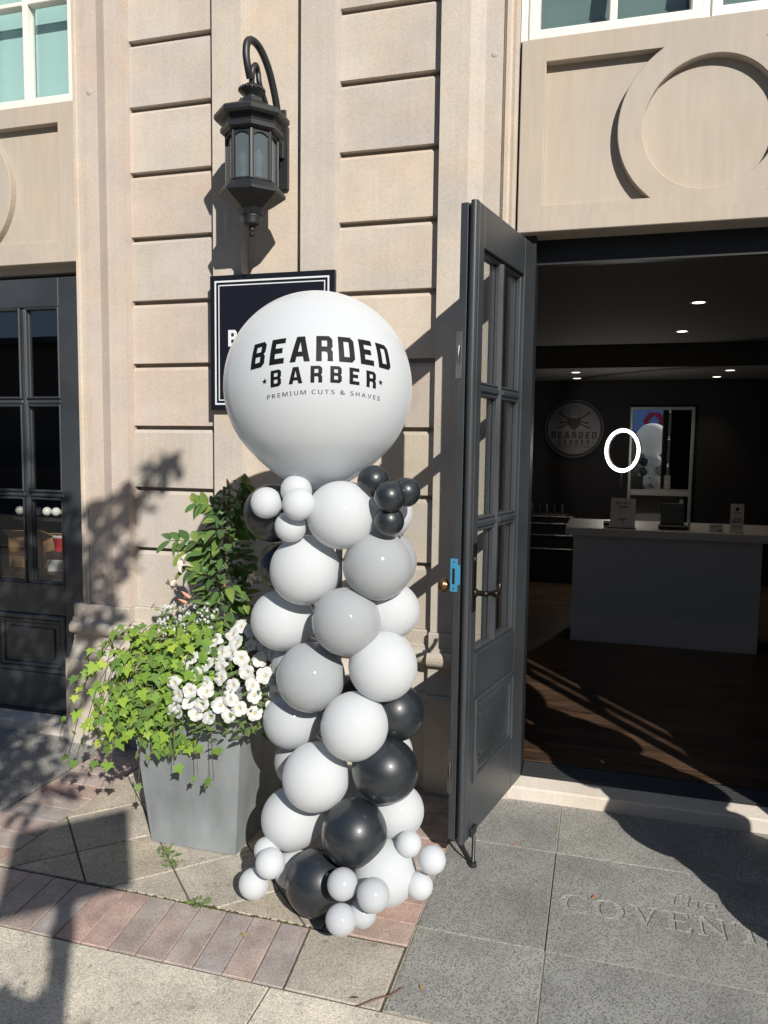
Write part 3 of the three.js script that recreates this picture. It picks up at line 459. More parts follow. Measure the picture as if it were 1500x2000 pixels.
/* ------------------------------------------------ wall lantern */
{ const t = thing('wall_lantern', 'black eight sided wall lantern hanging from a scroll arm', 'lamp', [-1.547, 0, -3.2]);
  const oct = (pts) => { const g = new THREE.LatheGeometry(pts.map(p => new THREE.Vector2(p[0] / Math.cos(Math.PI / 8) * .97, p[1])), 8, .43 ); return boxUV(toCreasedNormals(g, .1)); };
  part(t, 'roof', oct([[.0, 3.125], [.045, 3.118], [.05, 3.10], [.075, 3.085], [.152, 3.047], [.158, 3.040], [.158, 3.024], [.15, 3.014], [.128, 3.010], [.122, 2.99], [.132, 2.984], [.132, 2.966], [.118, 2.958], [.1, 2.955], [0, 2.955]]), IRON);
  part(t, 'collar', lathe([[0, 3.185], [.03, 3.18], [.036, 3.172], [.052, 3.165], [.056, 3.155], [.052, 3.144], [.032, 3.132], [.032, 3.118], [.045, 3.112]], 24), IRON);
  part(t, 'bead', merge([...Array(20)].map((_, i) => boxUV(new THREE.SphereGeometry(.0075, 6, 5).translate(.054 * Math.cos(i * Math.PI / 10), 3.156, .054 * Math.sin(i * Math.PI / 10))))), IRON);
  part(t, 'lower_rim', oct([[0, 2.748], [.104, 2.748], [.118, 2.742], [.134, 2.722], [.142, 2.712], [.142, 2.70], [.118, 2.682], [.09, 2.665], [.062, 2.645], [.048, 2.62], [.0, 2.618]]), IRON);
  part(t, 'finial', lathe([[0, 2.625], [.045, 2.622], [.046, 2.612], [.04, 2.606], [.042, 2.585], [.036, 2.575], [.018, 2.57], [.016, 2.562], [.021, 2.556], [.012, 2.549], [.015, 2.54], [.011, 2.53], [0, 2.527]], 20), IRON);
  const R = .112;
  for (let i = 0; i < 8; i++) { const a0 = .43 + i * Math.PI / 4 , a = a0, m = a0 + Math.PI / 8; const x = Math.sin(a) * R, z = Math.cos(a) * R;
    part(t, 'corner_bar', cbox(-.006, .006, 2.748, 2.958, -.006, .006, .0015).rotateY(a).translate(x, 0, z), IRON);
    const ap = R * Math.cos(Math.PI / 8), w = R * Math.sin(Math.PI / 8) - .006;
    const fr = rectShape(-w, w, 2.749, 2.957), hole = new THREE.Path(); hole.moveTo(-w + .004, 2.756); hole.lineTo(-w + .004, 2.932); hole.lineTo(-w + .009, 2.936); hole.quadraticCurveTo(0, 2.957, w - .009, 2.936); hole.lineTo(w - .004, 2.932); hole.lineTo(w - .004, 2.756); fr.holes.push(hole);
    part(t, 'pane_frame', boxUV(exZ(fr, ap - .004, ap + .003, 0, 8).rotateY(m)), IRON);
    part(t, 'pane', boxUV(box(-w + .002, w - .002, 2.755, 2.95, ap - .006, ap - .0045).rotateY(m)), lampGlass());
  }
  function lampGlass() { return lampGlass.m ??= new THREE.MeshPhysicalMaterial({ color: lin(.5, .58, .6), roughness: .12, transmission: .86, thickness: 0, ior: 1.5, clearcoat: .6, clearcoatRoughness: .1 }); }
  for (const a of [.3, 2.4, 4.5]) { part(t, 'bulb', lathe([[0, 0], [.012, 0], [.012, .03], [.02, .045], [.021, .06], [.012, .085], [.003, .1], [0, .101]], 14, [Math.cos(a) * .04, 2.80, Math.sin(a) * .04]), plain(.7, .66, .58, .15, 0, { clearcoat: 1 })); part(t, 'bulb_holder', lathe([[0, 0], [.013, 0], [.013, .052], [0, .052]], 12, [Math.cos(a) * .04, 2.749, Math.sin(a) * .04]), PAPER); }
  part(t, 'back_plate', merge([cbox(.0, .075, 2.80, 3.09, -.249, -.232, .005), cbox(.015, .06, 3.09, 3.17, -.249, -.234, .005)]), IRON);
  part(t, 'scroll_arm', merge([tube([[.035, 2.98, -.235], [.04, 3.10, -.2], [.037, 3.22, -.15], [.028, 3.31, -.095], [.012, 3.362, -.045], [0, 3.37, -.002], [-.004, 3.345, .035], [-.004, 3.29, .048], [0, 3.235, .038], [0, 3.2, .018]], .0165, 60, 12), tube([[0, 3.165, .0], [.006, 3.205, .012], [.01, 3.25, .006], [.01, 3.272, -.02], [.008, 3.255, -.045], [.012, 3.21, -.05], [.02, 3.15, -.09], [.03, 3.05, -.16], [.036, 2.99, -.235]], .0125, 48, 10)]), IRON);
  part(t, 'wall_bracket', cbox(.02, .056, 2.94, 3.02, -.25, -.215, .004), IRON);
}

/* ------------------------------------------------ shop board on the pilaster */
{ const t = thing('shop_sign', 'black square shop board with a double white border', 'sign');
  const x0 = -1.855, x1 = -1.215, y0 = 1.765, y1 = 2.408, z = -3.372, NAVY = plain(.006, .007, .012, .35), WH = plain(.62, .64, .68, .5);
  part(t, 'board', cbox(x0, x1, y0, y1, z - .026, z, .002), NAVY);
  part(t, 'border', frameGeo(x0 + .026, x1 - .026, y0 + .026, y1 - .026, .008, z, z + .0012), WH); part(t, 'border', frameGeo(x0 + .046, x1 - .046, y0 + .046, y1 - .046, .005, z, z + .0012), WH);
  const txt = [], cx = (x0 + x1) / 2; for (const [c, f] of word('BEARDED', x0 + .098, x1 - .098, .078, .35)) txt.push(boxUV(new THREE.ExtrudeGeometry(glyph(c, (x, y) => { const q = f(x, y); return [q[0], q[1] + 2.07]; }), { depth: .0016, bevelEnabled: false }).translate(0, 0, z))); for (const [c, f] of word('BARBER', x0 + .16, x1 - .16, .06, .75)) txt.push(boxUV(new THREE.ExtrudeGeometry(glyph(c, (x, y) => { const q = f(x, y); return [q[0], q[1] + 1.985]; }), { depth: .0016, bevelEnabled: false }).translate(0, 0, z)));
  txt.push(flatText(fontS, 'PREMIUM CUTS & SHAVES', .03, cx, 1.945, z, .0016, .36)); part(t, 'lettering', merge(txt), WH);
  for (const [x, y] of [[x0 + .03, y1 - .12], [x1 - .03, y1 - .12], [x0 + .03, y0 + .12], [x1 - .03, y0 + .12]]) part(t, 'spacer', boxUV(new THREE.CylinderGeometry(.009, .009, .006, 12).rotateX(Math.PI / 2).translate(x, y, z - .029)), STEEL);
}

/* ------------------------------------------------ balloon columns */
const latex = (r, g, b, o = {}) => new THREE.MeshPhysicalMaterial({ color: lin(r, g, b), roughness: 1, clearcoat: .8, clearcoatRoughness: .06, ior: 1.5, ...o });
const BAL = { W: latex(.67, .705, .74, { transmission: .38, thickness: 0 }), G: latex(.36, .385, .41, { transmission: .22, thickness: 0 }), g: latex(.5, .53, .57, { transmission: .28, thickness: 0 }), K: latex(.012, .016, .021, { roughness: .42, clearcoat: .55, clearcoatRoughness: .09 }) };
const balloonGeo = (() => { // slightly drawn out towards the knot at -y
  const pts = []; for (let i = 0; i <= 40; i++) { const a = Math.PI * i / 40; let r = Math.sin(a), y = -Math.cos(a); if (y < 0) { const k = -y; y = -(k + .06 * k * k * k); r *= 1 - .05 * k * k; } pts.push(new THREE.Vector2(Math.max(r, 1e-4), y)); }
  return new THREE.LatheGeometry(pts, 56); })();
{
  const AX = -.87, AZ = -2.48;
  const t = thing('balloon_column', 'white, grey and black balloon column with a giant printed balloon, left of the doorway', 'balloon column', [AX, 0, AZ], 0);
  const K = .925, put = (p) => V(p[0] * K, 1.6 + (p[1] - 1.6) * K, p[2] * K).sub(V(AX, 0, AZ));
  const NAMES = { W: 'white balloon', G: 'grey balloon', g: 'pale grey balloon', K: 'black balloon' };
  const bal = (c, x, y, z, r, small) => { const m = part(t, small ? 'small_balloon' : 'balloon', balloonGeo, BAL[c], (small ? 'small ' : '') + NAMES[c]); const q = put([x, y, z]); m.position.copy(q); m.scale.set(r * K * rr(.985, 1.03), r * K * rr(.98, 1.05), r * K * rr(.985, 1.03));
    const dir = V(q.x, (small ? .15 : .03), q.z).add(V(rr(-.03, .03), rr(-.03, .03), rr(-.03, .03))).normalize(); m.quaternion.setFromUnitVectors(V(0, 1, 0), dir); };
  // colour, x, y, z, radius: eight tiers of four
  const big = [
    ['W', -.888, 1.353, -2.55, .1203], ['K', -1.206, 1.339, -2.67, .112], ['W', -.768, 1.347, -2.72, .0951],
    ['W', -1.041, 1.141, -2.59, .1304], ['G', -.761, 1.172, -2.59, .1247], ['K', -1.204, 1.121, -2.76, .0985],
    ['G', -.864, .969, -2.55, .1221], ['W', -1.165, .926, -2.67, .1205], ['W', -.739, .993, -2.68, .1077],
    ['G', -1.012, .742, -2.58, .1287], ['W', -.734, .809, -2.58, .125], ['G', -1.135, .731, -2.77, .1119],
    ['W', -.824, .594, -2.53, .1225], ['g', -1.121, .539, -2.66, .1104], ['K', -.705, .616, -2.66, .1069],
    ['W', -.982, .371, -2.56, .1238], ['K', -.718, .429, -2.57, .1181], ['g', -1.115, .339, -2.75, .1089],
    ['K', -.813, .206, -2.51, .1186], ['W', -1.108, .157, -2.63, .1191], ['W', -.694, .245, -2.64, .1032],
    ['K', -.947, -.002, -2.5, .1198], ['W', -.699, .069, -2.52, .1117], ['W', -1.10, -.05, -2.63, .075],
    ['W', -.95, 1.34, -2.82, .12], ['G', -.80, 1.15, -2.83, .12], ['W', -.93, .95, -2.84, .12], ['W', -.80, .76, -2.83, .12], ['K', -.93, .56, -2.83, .12], ['W', -.80, .38, -2.82, .12], ['W', -.93, .19, -2.81, .12], ['W', -.83, .0, -2.78, .12]];
  for (const b of big) bal(...b);
  const small = [['W', -1.169, 1.389, -2.53, .0571], ['W', -1.06, 1.436, -2.55, .0552], ['W', -1.01, 1.395, -2.45, .0566], ['W', -1.062, 1.309, -2.5, .0562],
    ['K', -.779, 1.476, -2.58, .0563], ['K', -.695, 1.428, -2.5, .0535], ['K', -.657, 1.44, -2.57, .051], ['K', -.704, 1.342, -2.53, .0525],
    ['W', -1.172, .065, -2.54, .0476], ['W', -1.121, .065, -2.46, .0543], ['W', -1.202, -.046, -2.49, .0556],
    ['W', -.613, .191, -2.52, .0451], ['W', -.523, .158, -2.5, .0481], ['W', -.567, .054, -2.5, .047],
    ['g', -.806, .098, -2.36, .0521], ['g', -.686, .098, -2.33, .0553], ['g', -.793, .003, -2.31, .0518], ['g', -.736, -.001, -2.37, .0467]];
  for (const b of small) bal(...b, true);
  part(t, 'pole', boxUV(new THREE.CylinderGeometry(.012, .012, 1.5, 12).translate(0, .78, 0)), PAPER); part(t, 'base_plate', boxUV(new THREE.CylinderGeometry(.14, .15, .02, 24).translate(0, .011, 0)), PAPER);
  // the giant balloon with its printed name
  const C = put([-1.03, 1.815, -2.69]), R = .3494 * K;
  const g = new THREE.SphereGeometry(R, 128, 96); { const p = g.attributes.position; for (let i = 0; i < p.count; i++) { const y = p.getY(i) / R; if (y < -.62) { const k = (-.62 - y) / .38; p.setX(i, p.getX(i) * (1 - .05 * k)); p.setZ(i, p.getZ(i) * (1 - .05 * k)); p.setY(i, p.getY(i) - .03 * k * k); } } g.computeVertexNormals(); }
  const bb = part(t, 'giant_balloon', g, latex(.69, .73, .765, { roughness: 1, clearcoatRoughness: .1, transmission: .4, thickness: 0 }), 'giant white balloon printed with the shop name'); bb.position.copy(C);
  const LON = 23, tess = new TessellateModifier(1.2, 6);
  const wrap = (shape, arch) => { let s = new THREE.ShapeGeometry(shape, 6); s = tess.modify(s.index ? s.toNonIndexed() : s); const p = s.attributes.position; const n = new Float32Array(p.count * 3);
    for (let i = 0; i < p.count; i++) { const x = p.getX(i), la = THREE.MathUtils.degToRad(arch(x, p.getY(i)) + .02 * x), lo = THREE.MathUtils.degToRad(x + LON); const v = V(Math.sin(lo) * Math.cos(la), Math.sin(la), Math.cos(lo) * Math.cos(la)); n.set([v.x, v.y, v.z], i * 3); v.multiplyScalar(R + .0007); p.setXYZ(i, v.x, v.y, v.z); }
    s.setAttribute('normal', new THREE.BufferAttribute(n, 3)); return s; };
  const PRINT = new THREE.MeshPhysicalMaterial({ color: lin(.006, .006, .007), roughness: .55, specularIntensity: .35, side: THREE.DoubleSide });
  const a1 = (x, y) => 6.4 + y + 3.6 * (1 - (x / 43) ** 2), a2 = (x, y) => -4 + y + 2.5 * (1 - (x / 30) ** 2), a3 = (x, y) => -10.4 + y + 2.8 * (1 - (x / 33) ** 2);
  const run = (list, arch, n) => part(bb, 'lettering', merge(list.map(s => wrap(s, arch))), PRINT, n);
  run(word('BEARDED', -43, 43.5, 14.6, .27).map(([c, f]) => glyph(c, f)), a1);
  run([...word('BARBER', -29, 31.5, 9.0, .52).map(([c, f]) => glyph(c, f)), star(-32.8, 4.2, 1.8), star(34.8, 4.2, 1.8)], a2);
  { let s = []; const str = 'PREMIUM CUTS & SHAVES'; let x = 0; const adv = []; for (const ch of str) { if (ch === ' ') { x += 1.35; continue; } const q = fontS.generateShapes(ch, 2.3); const b = shapeBounds(q); adv.push([q, b, x]); x += (b[1] - b[0]) + .95; } const k = 66.5 / (x - .95); for (const [q, b, xx] of adv) s.push(...mapShapes(q, (px, py) => [-31.6 + (xx + px - b[0]) * k, py], 4)); run(s, a3); }
  part(bb, 'neck', lathe([[.05, -R - .022], [.03, -R - .05], [.02, -R - .09]], 16), BAL.W);
  // the twin on the far side of the doorway, mostly outside the picture
  const c2 = t.clone(); c2.name = numbered('balloon_column'); c2.position.set(1.02, 0, -2.44); scene.add(c2); c2.userData.label = 'second balloon column beside the right door leaf, outside the frame'; 
}

/* ------------------------------------------------ planter and plants */
{ const t = thing('planter', 'tall tapered lead grey planter overflowing with ivy and white flowers', 'planter', [-1.505, 0, -2.757], .0);
  const H = .675, b = .186, u = .247; const ring = (s, y) => [[-s, y, s], [s, y, s], [s, y, -s], [-s, y, -s]].map(p => V(...p));
  const g = new ConvexGeometry([...ring(b, .002), ...ring(b - .004, 0), ...ring(u - .004, H), ...ring(u, H - .006)]); part(t, 'body', boxUV(g), LEAD);
  part(t, 'rim', exY([[-u, u], [u, u], [u, -u], [-u, -u]].map(p => p), H, H + .012), LEAD); part(t, 'soil', box(-u + .03, u - .03, H + .012, H + .03, -u + .03, u - .03), plain(.03, .022, .016, .95)); }
// leaf and flower shapes
function blade(outline, fold, curl, mid = 1) { // outline: half outline [x>=0, y]; folded along the midrib, tip curling down
  const pos = []; const P = (x, y) => { const L = outline[outline.length - 1][1]; const t = y / L; return [x, y, fold * Math.abs(x) - curl * t * t * L]; };
  for (const s of [-1, 1]) for (let i = 0; i < outline.length - 1; i++) { const [x0, y0] = outline[i], [x1, y1] = outline[i + 1]; const a = P(0, y0), b = P(s * x0, y0), c = P(s * x1, y1), d = P(0, y1); const q = s > 0 ? [a, b, c, a, c, d] : [a, c, b, a, d, c]; pos.push(...q.flat()); }
  const g = new THREE.BufferGeometry(); g.setAttribute('position', new THREE.Float32BufferAttribute(pos, 3)); let m = mergeVertices(g, 1e-5); m.computeVertexNormals(); return boxUV(m);
}
function lobed(pts, bend) { // star-like outline fanned from the centre, gently cupped
  const pos = []; const z = (x, y) => -bend * (x * x + y * y) + .12 * Math.abs(x) * .5; for (let i = 0; i < pts.length; i++) { const [x0, y0] = pts[i], [x1, y1] = pts[(i + 1) % pts.length]; pos.push(0, 0, 0, x0, y0, z(x0, y0), x1, y1, z(x1, y1)); }
  const g = new THREE.BufferGeometry(); g.setAttribute('position', new THREE.Float32BufferAttribute(pos, 3)); const m = mergeVertices(g, 1e-5); m.computeVertexNormals(); return boxUV(m);
}
const ivyHalf = [[.0, -.25], [.22, -.42], [.55, -.3], [.42, -.05], [.78, .22], [.38, .3], [.26, .48], [.0, 1.0]];
const ivyPts = [...ivyHalf, ...ivyHalf.slice(1, -1).reverse().map(([x, y]) => [-x, y])];
const ivyLeaf = [lobed(ivyPts, .22), lobed(ivyPts.map(([x, y]) => [x * .88, y * 1.08]), .38), lobed(ivyPts.map(([x, y]) => [x * 1.1, y * .92]), .1)];
const mandLeaf = [blade([[.0, 0], [.17, .12], [.27, .34], [.26, .6], [.15, .84], [0, 1]], .35, .28), blade([[.0, 0], [.2, .14], [.3, .38], [.28, .64], [.14, .88], [0, 1]], .2, .12), blade([[.0, 0], [.16, .12], [.25, .36], [.23, .62], [.12, .85], [0, 1]], .5, .45)];
const petLeaf = blade([[.0, 0], [.16, .2], [.2, .45], [.14, .75], [0, 1]], .3, .3);
const leafMat = (r, g, b, gloss = .5, tr = .32) => new THREE.MeshPhysicalMaterial({ color: lin(r, g, b), roughness: 1, transmission: tr, thickness: 0, side: THREE.DoubleSide, clearcoat: .45, clearcoatRoughness: gloss });
const IVY = [leafMat(.24, .38, .03), leafMat(.155, .29, .025), leafMat(.38, .5, .045), leafMat(.1, .2, .025)];
const MAND = [leafMat(.06, .15, .02, .32, .25), leafMat(.1, .2, .025, .32, .28), leafMat(.04, .1, .018, .3, .2), leafMat(.17, .25, .04, .4, .3)];
const PETL = [leafMat(.08, .15, .03, .7), leafMat(.12, .2, .04, .7)];
const STEM = plain(.11, .07, .04, .8), GSTEM = plain(.12, .17, .05, .7);
const basis = (up, out, pos, s) => { // y axis along "up" (leaf tip), z axis about "out" (leaf face)
  const y = up.clone().normalize(), z = out.clone().addScaledVector(y, -out.dot(y)).normalize(), x = y.clone().cross(z); return new THREE.Matrix4().makeBasis(x, y, z).scale(V(s, s, s)).setPosition(pos); };
function leafMesh(parent, name, geo, mat, M) { const m = part(parent, name, geo, mat); M.decompose(m.position, m.quaternion, m.scale); return m; }
{ // ivy spilling to the left and over the front
  const t = thing('ivy_plant', 'bright green ivy trailing from the left side of the planter', 'plant', [-1.53, .69, -2.70]); const O = V(-1.53, .69, -2.70);
  const stems = [], fill = []; let n = 0;
  const strands = [];
  const S = (sx, sz, ex, ey, ez, lift) => strands.push([V(sx, .70, sz), V(sx * .45 + ex * .55, .72 + lift, sz * .4 + ez * .6), V(ex, ey, ez)]);
  // short mounding shoots, then long trailing ones
  for (let i = 0; i < 22; i++) { const a = rr(0, 1); S(rr(-1.68, -1.42), rr(-2.85, -2.56), -1.80 + a * .42 + rr(-.05, .05), rr(.62, .86) - (a < .3 ? .1 : 0), rr(-2.72, -2.42), rr(.08, .2)); }
  for (let i = 0; i < 16; i++) S(rr(-1.7, -1.5), rr(-2.8, -2.56), rr(-2.0, -1.78), rr(.42, .66), rr(-2.72, -2.4), rr(.05, .16));
  for (let i = 0; i < 8; i++) S(rr(-1.72, -1.45), rr(-2.62, -2.53), rr(-1.82, -1.5), rr(.36, .56), rr(-2.46, -2.38), rr(.04, .1));
  S(-1.7, -2.6, -2.06, .43, -2.5, .08); S(-1.7, -2.6, -2.02, .35, -2.5, .06); S(-1.5, -2.54, -1.40, .375, -2.43, .04); S(-1.45, -2.54, -1.34, .36, -2.44, .03); S(-1.55, -2.54, -1.5, .40, -2.43, .05); S(-1.6, -2.54, -1.66, .30, -2.44, .05); S(-1.6, -2.6, -1.93, .36, -2.42, .05); S(-1.66, -2.8, -1.78, .93, -2.74, .15); S(-1.62, -2.8, -1.70, .90, -2.7, .14);
  strands.forEach((st, k) => { const c = new THREE.CatmullRomCurve3(st); stems.push(tube(c.getPoints(8).map(p => p.clone().sub(O)), .0014, 10, 4)); const L = c.getLength(), m = Math.max(4, Math.round(L / .058));
    for (let i = 1; i <= m; i++) { const u = i / m, p = c.getPoint(u), tan = c.getTangent(u), side = V(-tan.z, 0, tan.x).normalize().multiplyScalar(i % 2 ? 1 : -1); const pos = p.clone().addScaledVector(side, rr(.008, .03)).add(V(0, rr(-.01, .012), rr(0, .015))).sub(O);
      const tip = tan.clone().multiplyScalar(.5).addScaledVector(side, .75).add(V(rr(-.3, .3), rr(-.75, -.1), rr(-.1, .4))), face = V(rr(-.35, .45), rr(.35, 1), rr(.4, 1)); const s = rr(.022, .046) * (u > .9 ? .75 : 1), young = u > .72;
      const M = basis(tip, face, pos, s), geo = ivyLeaf[Math.floor(rnd() * 3)], mat = young ? IVY[rnd() < .6 ? 2 : 0] : IVY[[0, 1, 1, 3, 0][Math.floor(rnd() * 5)]];
      if (n < 296) { leafMesh(t, 'leaf', geo, mat, M); n++; } else fill.push(geo.clone().applyMatrix4(M)); } });
  for (let i = 0; i < 760; i++) { const a = rr(0, 1), x = -1.78 + a * .42, yTop = .86 - Math.pow(Math.abs(a - .75) * 1.3, 2) * .3, y = rr(.56, yTop), z = rr(-2.8, -2.45) ; fill.push(ivyLeaf[i % 3].clone().applyMatrix4(basis(V(rr(-1, 1), rr(-1, .2), rr(-.4, 1)), V(rr(-.5, .5), rr(.2, 1), rr(.2, 1)), V(x, y, z).sub(O), rr(.026, .044)))); }
  for (let i = 0; i < 240; i++) { const v = Math.pow(rnd(), 1.6), x = rr(-1.86, -1.5) + .03 * v, y = .66 - v * .24, z = rr(-2.56, -2.42); fill.push(ivyLeaf[i % 3].clone().applyMatrix4(basis(V(rr(-.8, .5), rr(-1, -.2), rr(-.2, .6)), V(rr(-.4, .4), rr(.2, .9), rr(.5, 1)), V(x, y, z).sub(O), rr(.02, .04)))); }
  part(t, 'stem', merge(stems), STEM); [0, 1, 3].forEach((k, i) => { part(t, 'leaf_mass', merge(fill.filter((_, q) => q % 3 === i)), IVY[k]).userData.kind = 'stuff'; });
}
const petGeos = [0, 1, 2].map((kk) => { const N = 40, pos = [], idx = []; const rings = [[.0, -.5], [.1, -.42], [.16, -.12], [.32, .02], [.62, .08], [1, .02]]; rings.forEach(([r, z], k) => { for (let i = 0; i < N; i++) { const a = i / N * Math.PI * 2, l = Math.cos(a * 5), q = k >= 4 ? r * (1 - (k === 5 ? .15 : .05) * Math.pow(1 - Math.abs(Math.cos(a * 2.5)), 2.2)) : r; pos.push(q * Math.cos(a), q * Math.sin(a), z + (k === 5 ? (.05 + .05 * kk) * Math.cos(a * 5 + .6 + kk) + (.05 + .09 * kk) * Math.cos(a * 2 + kk * 2) - .05 * kk : k === 4 ? .035 * l : 0)); } }); for (let k = 0; k < rings.length - 1; k++) for (let i = 0; i < N; i++) { const a = k * N + i, b = k * N + (i + 1) % N, c = a + N, d = b + N; idx.push(a, b, d, a, d, c); } const g = new THREE.BufferGeometry(); g.setAttribute('position', new THREE.Float32BufferAttribute(pos, 3)); g.setIndex(idx); g.computeVertexNormals(); return boxUV(g); });
const PET = new THREE.MeshPhysicalMaterial({ color: lin(.62, .63, .625), roughness: 1, transmission: .25, thickness: 0, side: THREE.DoubleSide });
const YEL = plain(.75, .65, .15, .7);
{ const t = thing('petunia_plant', 'white petunias in full bloom at the front right of the planter', 'flowers', [-1.36, .69, -2.58]); const O = V(-1.36, .69, -2.58);
  const pts = []; // px,py read off on a dome that hangs over the rim
  const dome = (u, v) => { const x = -1.525 + u * .44, y = .595 + v * .36, z = -2.47 + .05 * Math.sin(u * 3.1) + (v > .35 ? -(v - .35) * .36 : .03); return V(x, y, z); };
  let tries = 0; while (pts.length < 46 && tries++ < 4000) { const u = rnd(), v = rnd(); if (v > .95 - Math.abs(u - .6) * .7 || v < .12 * u) continue; const p = dome(u, v); if (pts.every(q => q[0].distanceTo(p) > .041)) pts.push([p, u, v]); }
  const leaves = [];
  for (const [p, u, v] of pts) { const m = part(t, 'flower', petGeos[Math.floor(rnd() * 3)], PET); m.position.copy(p).sub(O); const f = V((u - .45) * .7 + rr(-.45, .45), .25 + v * .45 + rr(-.4, .3), 1).normalize(); m.quaternion.setFromUnitVectors(V(0, 0, 1), f); m.rotateZ(rnd() * 6); m.scale.set(rr(.025, .036), rr(.024, .035), .03); const e = part(m, 'flower_eye', boxUV(new THREE.SphereGeometry(.11, 8, 6).translate(0, 0, -.06)), YEL); }
  for (let i = 0; i < 420; i++) { const u = rnd(), v = rr(-.12, .9); const p = dome(u, v).add(V(rr(-.02, .02), rr(-.03, .01), rr(-.07, -.012))); leaves.push(petLeaf.clone().applyMatrix4(basis(V(rr(-1, 1), rr(-.5, .8), rr(.2, 1)), V(rr(-.4, .4), 1, rr(0, .8)), p.sub(O), rr(.03, .05)))); }
  part(t, 'foliage', merge(leaves.slice(0, 210)), PETL[0]).userData.kind = 'stuff'; part(t, 'foliage', merge(leaves.slice(210)), PETL[1]).userData.kind = 'stuff';
  const st = []; for (let i = 0; i < 18; i++) { const p = pts[i][0].clone().sub(O); st.push(tube([p, p.clone().multiplyScalar(.6).add(V(0, .02, -.03)), V(rr(-.06, .06), 0, rr(-.08, 0))], .0017, 6, 4)); } part(t, 'stem', merge(st), GSTEM); }
{ const t = thing('alyssum_plant', 'tiny white blossoms with fine foliage at the back left of the planter', 'flowers', [-1.58, .70, -2.74]); const O = V(-1.58, .70, -2.74), fl = [], lf = [];
  for (let i = 0; i < 130; i++) { const p = V(rr(-1.70, -1.44), rr(.80, 1.0), rr(-2.78, -2.6)); p.y -= Math.abs(p.x + 1.56) * .5; for (let k = 0; k < 3; k++) fl.push(new THREE.CircleGeometry(rr(.004, .0075), 6).applyMatrix4(basis(V(rr(-.3, .3), 1, 0), V(rr(-.4, .4), .5, 1), p.clone().add(V(rr(-.012, .012), rr(-.01, .01), rr(-.01, .01))).sub(O), 1))); if (i % 2) for (let k = 0; k < 3; k++) lf.push(petLeaf.clone().applyMatrix4(basis(V(rr(-1, 1), rr(0, 1), rr(-.2, 1)), V(0, 1, .5), p.clone().add(V(rr(-.02, .02), rr(-.03, .0), rr(-.02, .01))).sub(O), rr(.014, .026)))); }
  part(t, 'blossoms', merge(fl.map(g => boxUV(g))), PET).userData.kind = 'stuff'; part(t, 'foliage', merge(lf), PETL[1]).userData.kind = 'stuff'; }
